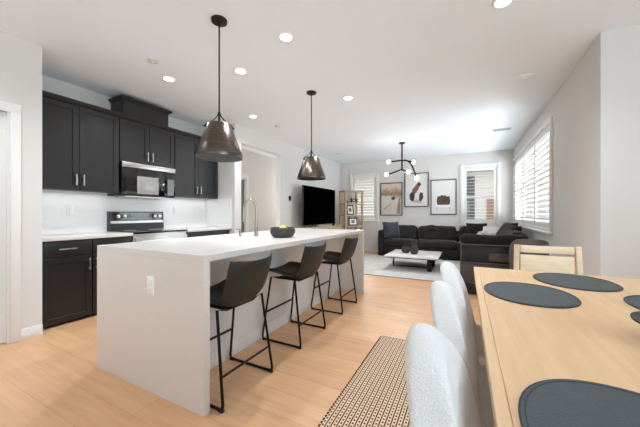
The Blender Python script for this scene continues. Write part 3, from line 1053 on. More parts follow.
def ceiling_disc(name, x, y, lb, cat, r=0.05, m=M_UNLIT):
    o = thing(name, lb, cat, (x, y, CH))
    MB().lathe([(0, -0.02), (r * 0.7, -0.02), (r, -0.012), (r, -0.0005), (0, -0.0005)], n=28).build('cover', m, o)
    MB().lathe([(0, -0.023), (r * 0.3, -0.023), (r * 0.3, -0.0201), (0, -0.0201)], n=20).build('sensor', M_WHITEP, o)
    return o


ceiling_disc('ceiling_sensor', -2.882, 1.825, 'small round white sensor on the ceiling above the dark vent chase', 'sensor', 0.05)
ceiling_disc('smoke_detector', -3.039, 4.243, 'small white smoke detector on the ceiling by the hall opening', 'smoke detector', 0.06)
ceiling_disc('ceiling_sensor', -3.0, 6.9, 'tiny round white sensor on the ceiling over the television', 'sensor', 0.04)
o = thing('ceiling_vent', 'white slotted air vent in the living room ceiling near the right wall', 'vent', (0.604, 6.321, CH))
MB().box(-0.16, 0.16, -0.09, 0.09, -0.008, -0.0005, 0.002).build('frame', M_WHITEP, o)
m = MB()
for k in range(6):
    m.box(-0.14, 0.14, -0.07 + k * 0.026, -0.058 + k * 0.026, -0.0095, -0.008)
m.build('slots', M_GREYP, o)

# thermostat
o = thing('thermostat', 'small black thermostat on the white wall between the hall opening and television', 'thermostat', (XL, 5.474, 1.50))
MB().box(0, 0.018, -0.035, 0.035, -0.055, 0.055, 0.005).build('body', M_BPLAST, o)
MB().box(0.018, 0.019, -0.025, 0.025, -0.01, 0.04).build('screen', M_BGLASS, o)

# ================================================================ chandelier
cx, cy = -1.275, 6.5
o = thing('branch_chandelier', 'black branching chandelier with five frosted globes in the living room', 'chandelier', (cx, cy, CH))
MB().lathe([(0, -0.03), (0.06, -0.028), (0.065, -0.0005), (0, -0.0005)], n=28).build('canopy', M_BMETAL, o)
MB().tube([(0, 0, -0.02), (0, 0, -0.60), (-0.005, 0, -0.625)], 0.018, 10).build('stem', M_BMETAL, o)
MB().tube([(-0.24, 0, -0.405), (-0.12, 0, -0.40), (0, 0, -0.395), (0.10, -0.0, -0.41), (0.19, 0, -0.48), (0.25, 0, -0.62), (0.295, 0, -0.76)], 0.018, 10, smooth=6).build('arm', M_BMETAL, o)
MB().tube([(0.02, 0, -0.40), (0.12, 0.10, -0.40), (0.20, 0.24, -0.41)], 0.017, 10, smooth=4).build('arm', M_BMETAL, o)
MB().tube([(0, 0, -0.60), (-0.13, 0, -0.64), (-0.29, 0, -0.685)], 0.018, 10).build('arm', M_BMETAL, o)
MB().tube([(0, 0, -0.60), (0.06, 0, -0.63), (0.10, 0, -0.65)], 0.018, 10).build('arm', M_BMETAL, o)
for (x, y, z) in ((-0.30, 0, -0.405), (0.205, 0.27, -0.41), (-0.35, 0, -0.695), (0.14, 0, -0.665), (0.315, 0, -0.81)):
    MB().lathe([(0.046 * math.sin(a * PI / 12) if 0 < a < 12 else 0, -0.046 * math.cos(a * PI / 12)) for a in range(13)], (x, y, z), 24).build('globe', M_BULB, o)
l = bpy.data.lights.new('chandelier_lamp', 'POINT')
l.energy = 7
l.color = (1.0, 0.97, 0.93)
l.shadow_soft_size = 0.1
q = bpy.data.objects.new('chandelier_lamp', l)
col.objects.link(q)
q.location = (cx, cy - 0.1, CH - 0.80)
l = bpy.data.lights.new('living_down_fill', 'SPOT')  # added downward fill below the chandelier, not one of its globes
l.energy = 60
l.color = (0.97, 0.98, 1.0)
l.spot_size = R(165)
l.spot_blend = 0.8
l.shadow_soft_size = 0.2
q = bpy.data.objects.new('living_down_fill', l)
col.objects.link(q)
q.location = (cx, cy - 0.1, CH - 0.80)

# ================================================================ living room
# area rug
o = tag(MB().box(-2.7, 0.55, 5.165, 7.78, 0.0, 0.012, 0.004).build('area_rug', M_RUG), 'large pale grey area rug under the coffee table', 'rug')
MB().box(-2.7, 0.55, 5.155, 5.164, 0.0, 0.011).build('binding', M_RUGE, o)

# TV console and television
o = thing('media_console', 'light wood media console under the television against the white wall', 'console', (-3.34, 6.45, 0))
MB().box(-0.22, 0.22, -0.95, 0.95, 0.1, 0.80, 0.006).build('body', M_SHELFW, o)
MB().box(-0.235, 0.235, -0.97, 0.97, 0.801, 0.825, 0.004).build('top', M_SHELFW, o)
for k in range(4):
    dd = MB().box(0.221, 0.238, -0.94 + k * 0.472, -0.94 + k * 0.472 + 0.464, 0.12, 0.78, 0.003).build('door', M_SHELFW, o)
    MB().box(0.238, 0.25, -0.72 + k * 0.472, -0.69 + k * 0.472, 0.4, 0.5, 0.002).build('handle', M_BMETAL, dd)
for (x, y) in ((-0.18, -0.88), (0.18, -0.88), (-0.18, 0.88), (0.18, 0.88)):
    MB().box(x - 0.02, x + 0.02, y - 0.02, y + 0.02, 0, 0.099).build('leg', M_BMETAL, o)
# tv corners from the photo: left end (-3.34,5.62), right end (-3.29,7.30)
o = thing('television', 'large flat black television standing on the media console', 'television', (-3.315, 6.46, 0.826), R(-1.6))
MB().box(-0.02, 0.02, -0.84, 0.84, 0.05, 0.985, 0.006).box(-0.045, -0.02, -0.5, 0.5, 0.12, 0.55, 0.008).build('body', M_BPLAST, o)
MB().box(0.0201, 0.0225, -0.832, 0.832, 0.06, 0.977).build('screen', mat('matte_black_screen', (3, 3, 3), 0.6, spec=0.0), o)
for y in (-0.62, 0.62):
    MB().tube([(-0.12, y - 0.02, 0.006), (0, y, 0.055), (0.13, y - 0.02, 0.006)], 0.006, 8).build('stand_foot', M_BPLAST, o)
o = tag(MB().box(-0.04, 0.04, -0.38, 0.38, 0, 0.05, 0.01).build('soundbar', mat('silver_grille', (150, 148, 144), 0.5, 0.3)), 'slim silver soundbar lying before the television', 'soundbar')
o.location = (-3.14, 6.35, 0.826)
# small plant pot at right end of console
o = thing('potted_plant', 'small dark potted plant on the right end of the media console', 'plant', (-3.36, 7.37, 0.826))
MB().lathe([(0, 0), (0.035, 0), (0.045, 0.07), (0.04, 0.07), (0.03, 0.03), (0, 0.03)], n=20).build('pot', M_STONE, o)
random.seed(4)
m = MB()
for k in range(34):
    a = random.random() * 2 * PI
    L = 0.03 + random.random() * 0.03
    c, s_ = math.cos(a), math.sin(a)
    p = Vector((0, 0, 0.05))
    q1 = Vector((c * L * 0.5, s_ * L * 0.5, 0.05 + L * 1.1))
    q2 = Vector((c * L, s_ * L, 0.04 + L * 1.3))
    t = Vector((-s_, c, 0)) * 0.009
    vs = [m.bm.verts.new(v) for v in (p, q1 - t, q2, q1 + t)]
    m.bm.faces.new(vs)
    vs2 = [m.bm.verts.new(v + Vector((0, 0, 0.001))) for v in (p, q1 - t, q2, q1 + t)]
    m.bm.faces.new(vs2[::-1])
m.build('foliage', mat('dark_leaf', (40, 60, 36), 0.6), o)

# etagere in the corner
ang = math.atan2(0.78, 0.63)
SW, SD = 0.62, 0.40
so = thing('wooden_shelf', 'open light wood shelf unit standing in the corner beside the back window', 'shelf', (-3.09, 7.60, 0), ang)
PT = 0.055
for (x, y) in ((0, 0), (SW - PT, 0), (0, SD - PT), (SW - PT, SD - PT)):
    MB().box(x, x + PT, y, y + PT, 0, 1.79, 0.003).build('post', M_SHELFW, so)
MB().box(-0.005, SW + 0.005, -0.005, SD + 0.005, 1.7905, 1.83, 0.003).build('top', M_SHELFW, so)
SZ = [0.12, 0.44, 0.77, 1.09, 1.42]
for z in SZ:
    MB().box(PT * 0.5, SW - PT * 0.5, PT * 0.5, SD - PT * 0.5, z, z + 0.025, 0.002).box(PT + 0.001, SW - PT - 0.001, 0.004, PT * 0.5, z - 0.01, z + 0.03).box(0.004, PT * 0.5, PT + 0.001, SD - PT - 0.001, z - 0.01, z + 0.03).build('shelf', M_SHELFW, so)


def onshelf(lx, ly, z):
    c, s_ = math.cos(ang), math.sin(ang)
    return (-3.09 + lx * c - ly * s_, 7.60 + lx * s_ + ly * c, z)


o = thing('candle_holder', 'small dark round candle holder on the highest inner shelf of the wooden shelf', 'candle holder', onshelf(0.13, 0.15, SZ[4] + 0.0255))
MB().lathe([(0, 0), (0.03, 0), (0.042, 0.03), (0.042, 0.06), (0.03, 0.085), (0.025, 0.085), (0.03, 0.055), (0, 0.05)], n=24).build('cup', M_STONE, o)
MB().lathe([(0, 0.051), (0.02, 0.051), (0.02, 0.1), (0, 0.1)], n=16).build('candle', M_BPLAST, o)
# jack ornaments
for i, (lx, lb) in enumerate(((0.30, 'black crossed-bar ornament next to the candle holder on the shelf'), (0.45, 'black crossed-bar ornament at the window end of the shelf'))):
    m = MB()
    for k in range(3):
        a = R(30 + 60 * k)
        dx, dz = math.cos(a) * 0.085, math.sin(a) * 0.085
        m.tube([(-dx, -0.02 + 0.02 * k, 0.095 - dz), (dx, 0.02 - 0.02 * k, 0.095 + dz)], 0.013, 8)
    m.lathe([(0, 0.0), (0.03, 0), (0.03, 0.012), (0, 0.014)], n=16)
    q = m.build('crossed_ornament', M_BMETAL)
    q.location = onshelf(lx, 0.14, SZ[4] + 0.0255)
    q.rotation_euler = (0, 0, ang)
    tag(q, lb, 'ornament', 'crossed ornaments on the shelf')


def small_frame(loc, rz, w_, h_, lb, tilt=8):
    o = thing('photo_frame', lb, 'picture frame', loc, rz, 'framed photos on the wooden shelf')
    t = R(tilt)
    def tf(mb):
        mb.bm.transform(Matrix.Rotation(-t, 4, 'X'))
        mb.bm.transform(Matrix.Translation((0, 0, 0.002)))
        return mb
    m = MB()
    f = 0.032
    m.box(-w_ / 2, w_ / 2, -0.008, 0.008, 0, f).box(-w_ / 2, w_ / 2, -0.008, 0.008, h_ - f, h_).box(-w_ / 2, -w_ / 2 + f, -0.008, 0.008, f, h_ - f).box(w_ / 2 - f, w_ / 2, -0.008, 0.008, f, h_ - f)
    tf(m).build('frame', M_BPLAST, o)
    tf(MB().box(-w_ / 2 + f, w_ / 2 - f, -0.002, 0.006, f, h_ - f)).build('mount', M_WHITEP, o)
    tf(MB().box(-w_ * 0.2, w_ * 0.2, -0.004, -0.002, h_ * 0.3, h_ * 0.7)).build('print', mat('grey_photo_print', (150, 148, 150), 0.4, rgb2=(80, 80, 84), vscale=40), o)
    MB().bar((0, 0.008, h_ * 0.6), (0, 0.08 + h_ * 0.14, 0.004), 0.02, 0.004).build('easel_back', M_BPLAST, o)
    return o


small_frame(onshelf(0.24, 0.12, SZ[3] + 0.0255), ang, 0.23, 0.29, 'black framed photo with white mount, portrait, on the shelf below the ornaments')
small_frame(onshelf(0.34, 0.12, SZ[2] + 0.0255), ang, 0.29, 0.23, 'black framed photo with white mount, landscape, on the shelf lower than the portrait one')
o = tag(MB().lathe([(0, 0), (0.03, 0), (0.045, 0.05), (0.03, 0.1), (0.012, 0.13), (0.016, 0.15), (0, 0.15)], n=20).build('bottle_vase', M_BROWN), 'small brown bottle vase on the low shelf under the framed photos', 'vase')
o.location = onshelf(0.42, 0.15, SZ[1] + 0.0255)


# three framed pictures on the back wall
def art(lb, x0, x1, z0, z1, build):
    o = thing('framed_picture', lb, 'picture', ((x0 + x1) / 2, YB, z0), 0, 'black framed pictures above the sofa')
    w_, h_ = (x1 - x0) / 2, z1 - z0
    f = 0.022
    m = MB()
    m.box(-w_, w_, -0.03, -0.001, 0, f, 0.002).box(-w_, w_, -0.03, -0.001, h_ - f, h_, 0.002).box(-w_, -w_ + f, -0.03, -0.001, f, h_ - f).box(w_ - f, w_, -0.03, -0.001, f, h_ - f)
    m.build('frame', M_BPLAST, o)
    build(o, w_ - f, h_, f)
    return o


def blob(cx_, cz, pts, y0, y1):
    return MB().prism([(cx_ + a, cz + b) for a, b in pts], y0, y1, 'Y')


def art_beach(o, w_, h_, f):
    m = bpy.data.materials.new('sandy_shore_print')
    m.use_nodes = True
    nt = m.node_tree
    b = nt.nodes['Principled BSDF']
    b.inputs['Roughness'].default_value = 0.3
    t = nt.nodes.new('ShaderNodeTexCoord')
    sp = nt.nodes.new('ShaderNodeSeparateXYZ')
    nt.links.new(t.outputs['Object'], sp.inputs[0])
    n = nt.nodes.new('ShaderNodeTexNoise')
    n.inputs['Scale'].default_value = 5
    n.inputs['Detail'].default_value = 5
    nt.links.new(t.outputs['Object'], n.inputs['Vector'])
    ad = nt.nodes.new('ShaderNodeMath')
    ad.operation = 'MULTIPLY_ADD'
    ad.inputs[1].default_value = 0.35
    nt.links.new(n.outputs['Fac'], ad.inputs[0])
    nt.links.new(sp.outputs['Z'], ad.inputs[2])
    r = nt.nodes.new('ShaderNodeValToRGB')
    e = r.color_ramp.elements
    e[0].position, e[0].color = 0.0, lin((196, 182, 166))
    e[1].position, e[1].color = 1.0, lin((214, 202, 188))
    for p, c in ((0.3, (205, 198, 190)), (0.70, (210, 206, 200)), (0.80, (146, 118, 98)), (0.92, (178, 154, 134)), (0.98, (206, 190, 172))):
        q = e.new(p)
        q.color = lin(c)
    nt.links.new(ad.outputs[0], r.inputs[0])
    nt.links.new(r.outputs[0], b.inputs['Base Color'])
    MB().box(-w_, w_, -0.012, -0.002, f, h_ - f).build('print', m, o)
    pr = mat('dark_print_ink', (88, 84, 82), 0.4)
    blob(0.05, 0.50, [(-0.06, 0), (-0.02, -0.05), (0.05, -0.04), (0.08, 0.02), (0.03, 0.06), (-0.03, 0.05)], -0.0135, -0.012).build('dark_shape', pr, o)
    blob(-0.1, 0.25, [(-0.13, -0.06), (-0.09, -0.07), (0.08, 0.05), (0.10, 0.12), (0.05, 0.08), (-0.08, -0.02)], -0.0135, -0.012).build('grey_shape', mat('grey_print_ink', (160, 156, 152), 0.4), o)
    blob(0.21, 0.3, [(-0.05, -0.25), (0.06, -0.25), (0.06, 0.25), (0.02, 0.2), (-0.03, 0.0)], -0.0135, -0.012).build('sand_shape', mat('sand_print_ink', (158, 130, 108), 0.4), o)


def art_figure(o, w_, h_, f):
    MB().box(-w_, w_, -0.012, -0.002, f, h_ - f).build('print', mat('pale_print_paper', (222, 220, 218), 0.3), o)
    br_ = mat('sepia_print_ink', (138, 102, 84), 0.4, rgb2=(90, 64, 54), vscale=20)
    dk = mat('umber_print_ink', (48, 40, 38), 0.4)
    blob(0.0, 0.50, [(-0.12, -0.10), (-0.02, -0.12), (0.05, -0.02), (0.10, 0.10), (0.12, 0.17), (0.07, 0.21), (0.02, 0.16), (-0.06, 0.06), (-0.11, 0.0)], -0.0135, -0.012).build('figure', br_, o)
    blob(0.07, 0.62, [(-0.03, 0), (0.0, -0.03), (0.05, -0.02), (0.06, 0.03), (0.02, 0.05), (-0.02, 0.04)], -0.015, -0.0135).build('dark_head', dk, o)
    blob(-0.1, 0.28, [(-0.08, -0.06), (-0.02, -0.12), (0.03, -0.1), (0.06, 0.04), (0.06, 0.14), (-0.04, 0.14), (-0.09, 0.06)], -0.0135, -0.012).build('dark_shape', dk, o)
    blob(0.12, 0.28, [(-0.05, -0.10), (0.02, -0.12), (0.07, -0.02), (0.06, 0.1), (0.0, 0.14), (-0.04, 0.08)], -0.0135, -0.012).build('dark_shape', dk, o)
    blob(0.0, 0.17, [(-0.16, -0.02), (0.1, -0.07), (0.16, -0.03), (0.0, 0.05)], -0.0132, -0.012).build('pale_base', mat('soft_grey_ink', (178, 172, 168), 0.4), o)


def art_tub(o, w_, h_, f):
    MB().box(-w_, w_, -0.012, -0.002, f, h_ - f).build('print', mat('cool_print_paper', (224, 223, 222), 0.3), o)
    br_ = mat('chestnut_print_ink', (96, 64, 50), 0.4, rgb2=(58, 40, 34), vscale=18)
    blob(0.0, 0.27, [(-0.15, 0.0), (0.15, 0.0), (0.17, 0.10), (0.15, 0.24), (0.09, 0.22), (0.05, 0.26), (0.0, 0.25), (-0.05, 0.27), (-0.09, 0.23), (-0.15, 0.24), (-0.17, 0.1)], -0.0135, -0.012).build('brown_shape', br_, o)
    blob(0.0, 0.25, [(-0.19, 0.02), (-0.17, -0.04), (0.17, -0.04), (0.19, 0.02)], -0.0145, -0.0135).build('white_tub', mat('white_print_ink', (240, 238, 236), 0.4), o)
    for sx_ in (-1, 1):
        MB().box(sx_ * 0.16 - 0.01, sx_ * 0.16 + 0.01, -0.0135, -0.012, 0.09, 0.21).build('tub_leg', mat('grey_print_leg', (176, 174, 172), 0.4), o)


art('black framed beige shoreline picture on the back wall, leftmost of three', -2.286, -1.639, 1.095, 2.06, art_beach)
art('tall black framed picture of a brown figure on white, the middle and highest of three', -1.582, -0.925, 1.34, 2.30, art_figure)
art('black framed picture of a brown form over a white tub, nearest the back window', -0.872, -0.222, 1.12, 2.08, art_tub)

# ---------------------------------------------------------------- sectional sofa
o = thing('sectional_sofa', 'large charcoal velvet corner sofa along the back and right walls', 'sofa', (-0.55, 7.9, 0))
ox, oy = -0.55, 7.9


def L3(x, y, z):
    return (x - ox, y - oy, z)


def sbox(x0, x1, y0, y1, z0, z1, **k):
    return MB().soft(L3((x0 + x1) / 2, (y0 + y1) / 2, (z0 + z1) / 2), (x1 - x0, y1 - y0, z1 - z0), **k)


MB().box(-2.0 - ox, 0.98 - ox, 7.58 - oy, 8.38 - oy, 0.03, 0.27, 0.03, 3).box(0.12 - ox, 0.98 - ox, 5.4 - oy, 7.575 - oy, 0.03, 0.27, 0.03, 3).build('base', M_VELVET, o)
sbox(-2.13, -2.0, 7.57, 8.38, 0.013, 0.70, r=0.03, bulge=0.0, wr=0.002).build('arm', M_VELVET, o)
sbox(-2.0, 0.98, 8.22, 8.385, 0.28, 0.70, r=0.04, bulge=0, wr=0.003).build('back_frame', M_VELVET, o)
sbox(0.84, 0.985, 5.4, 8.21, 0.28, 0.70, r=0.04, bulge=0, wr=0.003).build('back_frame', M_VELVET, o)
sd = 1
for (x0, x1) in ((-1.99, -1.165), (-1.155, -0.19)):
    sbox(x0, x1, 7.56, 8.2, 0.275, 0.47, r=0.07, bulge=0.15, wr=0.012, seed=sd).build('seat_cushion', M_VELVETL, o)
    MB().soft(L3((x0 + x1) / 2, 8.07, 0.62), (x1 - x0 - 0.03, 0.24, 0.42), r=0.1, bulge=0.25, wr=0.035, seed=sd + 5, rot=(-10, 0, 0)).build('back_cushion', M_VELVETL, o)
    sd += 1
sbox(-0.18, 0.83, 7.4, 8.2, 0.275, 0.47, r=0.07, bulge=0.12, wr=0.012, seed=9).build('seat_cushion', M_VELVETL, o)
MB().soft(L3(0.325, 8.07, 0.62), (0.98, 0.24, 0.42), r=0.1, bulge=0.25, wr=0.035, seed=11, rot=(-10, 0, 0)).build('back_cushion', M_VELVETL, o)
for (y0, y1) in ((6.42, 7.38), (5.42, 6.40)):
    sbox(0.10, 0.83, y0, y1, 0.275, 0.47, r=0.07, bulge=0.12, wr=0.012, seed=sd).build('seat_cushion', M_VELVETL, o)
    MB().soft(L3(0.74, (y0 + y1) / 2, 0.64), (0.24, y1 - y0 - 0.03, 0.42), r=0.1, bulge=0.25, wr=0.05, seed=sd + 15, rot=(0, 10, 0)).build('back_cushion', M_VELVETL, o)
    sd += 1

# throw pillows and blanket
def pil(nm, c, w_, h_, t, rot, m_, lb, seed, cat='pillow', group='throw pillows on the sofa'):
    q = MB().throw((0, 0, 0), w_, h_, t, rot, seed).build(nm, m_, None, angle=80)
    q.location = c
    return tag(q, lb, cat, group)


pil('throw_pillow', (-1.80, 7.74, 0.71), 0.47, 0.46, 0.26, (72, 0, 38), M_PILLOW, 'slate blue velvet pillow leaning in the left arm corner of the sofa', 1)
pil('throw_pillow', (0.57, 7.40, 0.69), 0.52, 0.44, 0.20, (48, 0, -14), M_CREAM, 'cream linen pillow in the far right corner of the sofa', 2)
pil('throw_pillow', (0.24, 7.92, 0.72), 0.46, 0.44, 0.16, (64, 0, 6), M_VELVET, 'charcoal pillow standing behind the cream one near the back window', 3)
pil('throw_pillow', (0.70, 6.75, 0.76), 0.50, 0.5, 0.18, (60, 0, -72), M_VELVETL, 'charcoal pillow slumped beneath the right window, next to the cream one', 4)
pil('throw_pillow', (0.70, 6.3, 0.72), 0.55, 0.5, 0.22, (58, 0, -80), M_VELVET, 'dark grey pillow slumped in the middle of the window side of the sofa', 5)
# knitted throw bunched up on the seat in front of the cream pillow
def thr(u, v):
    x = 0.14 + 0.46 * u
    y = 6.45 + 0.75 * v
    d = (1 - (2 * u - 1) ** 4) * (1 - (2 * v - 1) ** 4)
    z = 0.52 + 0.25 * d ** 0.5 * (0.75 + 0.25 * v) + 0.025 * math.sin(u * 11 + v * 4) * d + 0.05 * noise.noise(Vector((u * 6, v * 5, 1.0))) * d
    return (x, y, z)


tag(MB().sheet(thr, 36, 36, 0.02).build('throw_blanket', M_THROW, angle=80), 'grey and white knitted throw bunched on the sofa before the cream pillow', 'blanket')

# ---------------------------------------------------------------- coffee table
o = thing('coffee_table', 'low rectangular marble coffee table on flat black metal loops', 'coffee table', (-0.98, 6.33, 0.012))
MB().box(-0.51, 0.51, -0.55, 0.55, 0.258, 0.288, 0.004).build('tabletop', M_MARBLE, o)
MB().box(-0.48, 0.48, -0.5, 0.5, 0.238, 0.2575).build('under_frame', M_BMETAL, o)
t = 0.006
m = MB()
m.box(0.30, 0.38, -0.42, -0.408, 0.0, 0.2375).box(0.30, 0.38, 0.30, 0.312, 0.0, 0.2375).box(0.30, 0.38, -0.408, 0.30, 0.0, 0.012)
m.build('leg', M_BMETAL, o)
m = MB()
m.box(-0.452, -0.44, -0.02, 0.04, 0.0, 0.2375).box(-0.44, 0.30, -0.02, 0.04, 0.0, 0.010).box(-0.452, -0.44, 0.0401, 0.06, 0.0, 0.2375)
m.build('leg', M_BMETAL, o)

# vases
v1 = thing('stone_vase', 'short round charcoal vase on the marble coffee table', 'vase', (-1.16, 6.33, 0.3005), 0, 'charcoal vases on the coffee table')
MB().lathe([(0, 0), (0.06, 0), (0.085, 0.04), (0.09, 0.08), (0.075, 0.12), (0.06, 0.14), (0.05, 0.14), (0.062, 0.115), (0.075, 0.08), (0.05, 0.02), (0, 0.015)], n=28).build('body', M_STONE, v1)
v2 = thing('stone_vase', 'taller narrow-necked charcoal vase beside the short one on the coffee table', 'vase', (-0.97, 6.23, 0.3005), 0, 'charcoal vases on the coffee table')
MB().lathe([(0, 0), (0.06, 0), (0.085, 0.05), (0.085, 0.11), (0.06, 0.17), (0.045, 0.2), (0.055, 0.25), (0.062, 0.28), (0.05, 0.28), (0.035, 0.21), (0.06, 0.11), (0.05, 0.03), (0, 0.02)], n=28).build('body', M_STONE, v2)

# ---------------------------------------------------------------- leather lounge seat seen from behind
o = thing('lounge_armchair', 'wide dark leather armchair with piped frame, its back to the dining table', 'armchair', (0.33, 4.90, 0))
W = 0.40
# hollow piped back: frame of two rails and stiles, inner back recessed
MB().soft((0, -0.28, 0.775), (0.80, 0.20, 0.17), r=0.08, bulge=0.05, wr=0.035, seed=21, wscale=6).build('back_cushion', M_VELVET, o)
MB().box(-W, W, -0.40, -0.36, 0.712, 0.725, 0.005).box(-W, W, -0.40, -0.36, 0.457, 0.470, 0.005).box(-W, -W + 0.013, -0.40, -0.36, 0.4701, 0.7119, 0.005).box(W - 0.013, W, -0.40, -0.36, 0.4701, 0.7119, 0.005).build('back_frame', M_PIPE, o)
MB().box(-W, W, -0.33, -0.27, 0.30, 0.72, 0.02).build('back_panel', M_BPLAST, o)
MB().soft((0.17, -0.345, 0.545), (0.44, 0.04, 0.12), r=0.015, bulge=0.1, wr=0.004, seed=4).build('brown_strip', M_BROWN, o)  # mottled brown strip over part of the recessed back
# lower apron panel with rounded corners
rc = 0.12
pts = [(-W, 0.45)]
for k in range(7):
    a = PI + k * PI / 12
    pts.append((-W + rc + rc * math.cos(a), 0.18 + rc + rc * math.sin(a)))
for k in range(7):
    a = 1.5 * PI + k * PI / 12
    pts.append((W - rc + rc * math.cos(a), 0.18 + rc + rc * math.sin(a)))
pts.append((W, 0.45))
MB().prism(pts, -0.385, -0.345, 'Y', bev=0.006).build('apron', M_SADDLE, o)
MB().tube([(x, -0.386, z) for x, z in pts], 0.006, 6).build('piping', M_PIPE, o)
MB().box(-W + 0.03, W - 0.03, -0.33, 0.36, 0.0125, 0.30, 0.02).build('base', M_BPLAST, o)
MB().soft((0, 0.06, 0.37), (0.72, 0.62, 0.17), r=0.06, bulge=0.1, wr=0.008, seed=8).build('seat_cushion', M_LEATHER, o)
for sx_ in (-1, 1):
    MB().soft((sx_ * (W - 0.035), 0.02, 0.42), (0.075, 0.74, 0.36), r=0.03, bulge=0.05, wr=0.004, seed=3).build('arm', M_LEATHER, o)

# rounded end arm piece (leather pouf) by the wall
o = thing('tub_chair', 'grey leather tub chair with piped rim behind the wooden chair, beside the wall', 'armchair', (0.675, 4.19, 0))


def tubf(u, v):
    a = R(-200 + 220 * u)
    rr = 0.165 + 0.02 * v
    top = 0.845 - 0.24 * abs(2 * u - 1) ** 3.2
    return (rr * math.cos(a), rr * math.sin(a) * 1.05 + 0.03, 0.24 + v * (top - 0.24))


MB().sheet(tubf, 30, 8, 0.04).build('shell', mat('grey_leather', (88, 86, 86), 0.35, bump=0.2, bscale=200), o, angle=60)
MB().tube([Vector(tubf(t / 30, 1.0)) for t in range(31)], 0.012, 8).build('rim_piping', M_PIPE, o)
for (x, y) in ((-0.12, -0.1), (0.12, -0.1), (-0.12, 0.13), (0.12, 0.13)):
    MB().tube([(x, y, 0.25), (x * 1.15, y * 1.15, 0.0)], 0.014, 10, taper=lambda t: 1 - 0.3 * t).build('leg', M_BMETAL, o)
MB().lathe([(0, 0.24), (0.125, 0.24), (0.137, 0.27), (0.139, 0.43), (0.115, 0.47), (0, 0.48)], (0, 0.03, 0), n=32).build('seat_cushion', M_LEATHER, o)

# ================================================================ dining area
# runner rug
rx0, rx1, ry0, ry1 = -0.70, -0.08, 0.3, 2.627
o = tag(MB().box(rx0, rx1, ry0, ry1, 0.0, 0.009, 0.003).build('runner_rug', runner_mat(rx0, ry0)), 'woven jute runner with dark brown lines and dashes on the oak floor', 'rug')
m = MB()
k = 0
y = ry0 + 0.01
while y < ry1 - 0.01:
    m.box(rx0 - 0.012, rx0 + 0.001, y, y + 0.012, 0.001, 0.007)
    m.box(rx1 - 0.001, rx1 + 0.012, y, y + 0.012, 0.001, 0.007)
    y += 0.027
m.box(rx0, rx1, ry1 - 0.001, ry1 + 0.007, 0.001, 0.008)
m.build('stitched_edge', mat('dark_jute', (50, 36, 30), 0.95), o)

# dining table
tx0, tx1, ty0, ty1, TZ = 0.052, 1.045, 0.10, 2.45, 0.75
o = thing('dining_table', 'light oak dining table set with slate placemats', 'table', ((tx0 + tx1) / 2, (ty0 + ty1) / 2, 0))
hx, hy = (tx1 - tx0) / 2, (ty1 - ty0) / 2
bw = 0.028
MB().box(-hx + bw + 0.0004, hx - bw - 0.0004, -hy, hy, TZ - 0.034, TZ, 0.0015, 1).build('tabletop', M_OAK, o)
for s_ in (-1, 1):
    a, b = sorted((s_ * hx, s_ * (hx - bw)))
    MB().box(a, b, -hy, hy, TZ - 0.036, TZ, 0.002, 1).build('edge_board', M_OAKX, o)
MB().box(-hx + 0.07, hx - 0.07, -hy + 0.08, -hy + 0.105, 0.64, TZ - 0.037).box(-hx + 0.07, hx - 0.07, hy - 0.105, hy - 0.08, 0.64, TZ - 0.037).box(-hx + 0.07, -hx + 0.095, -hy + 0.105, hy - 0.105, 0.64, TZ - 0.037).box(hx - 0.095, hx - 0.07, -hy + 0.105, hy - 0.105, 0.64, TZ - 0.037).build('apron', M_OAK, o)
for sx_ in (-1, 1):
    for sy_ in (-1, 1):
        x, y = sx_ * (hx - 0.10), sy_ * (hy - 0.11)
        MB().box(x - 0.035, x + 0.035, y - 0.035, y + 0.035, 0, TZ - 0.038, 0.005).build('leg', M_OAK, o)


# placemats
def sup(rx, ry, n=56, e=2.15):
    out = []
    for k in range(n):
        a = 2 * PI * k / n
        c, s_ = math.cos(a), math.sin(a)
        out.append((rx * abs(c) ** (2 / e) * (1 if c >= 0 else -1), ry * abs(s_) ** (2 / e) * (1 if s_ >= 0 else -1)))
    return out


def make_mat():
    o = thing('placemat', '', 'placemat', (0, 0, 0), 0, 'slate placemats on the dining table')
    MB().prism(sup(0.19, 0.23), 0.0003, 0.005, bev=0.0015).build('pad', M_MAT, o)
    MB().tube([(x, y, 0.005) for x, y in sup(0.181, 0.221)], 0.0016, 5, True).build('stitching', M_MATE, o)
    MB().tube([(x, y, 0.003) for x, y in sup(0.19, 0.23)], 0.0028, 6, True).build('rim', M_MATE, o)
    return o


pm = make_mat()
for i, (x, y, lb) in enumerate(((0.278, 1.75, 'slate oval placemat on the left table side, before the farthest white chair'),
                                (0.568, 2.18, 'slate oval placemat at the far end of the table before the wooden chair'),
                                (0.285, 0.66, 'slate oval placemat nearest the camera at the bottom edge of the photo'),
                                (0.832, 1.73, 'slate oval placemat at the right edge of the photo, across the table'))):
    q = pm if i == 0 else copy_tree(pm)
    q.location = (x, y, TZ)
    q['label'] = lb
o = thing('pedestal_bowl', 'dark shallow bowl on a clear glass foot at the right edge of the table', 'bowl', (0.592, 1.235, TZ))
MB().lathe([(0, 0.048), (0.04, 0.05), (0.10, 0.056), (0.125, 0.068), (0.127, 0.075), (0.118, 0.072), (0.09, 0.063), (0, 0.058)], n=40).build('dish', M_MATE, o)
MB().lathe([(0, 0.0005), (0.055, 0.0005), (0.055, 0.005), (0.02, 0.012), (0.013, 0.03), (0.022, 0.0475), (0, 0.0475)], n=28).build('foot', M_CLEAR, o)


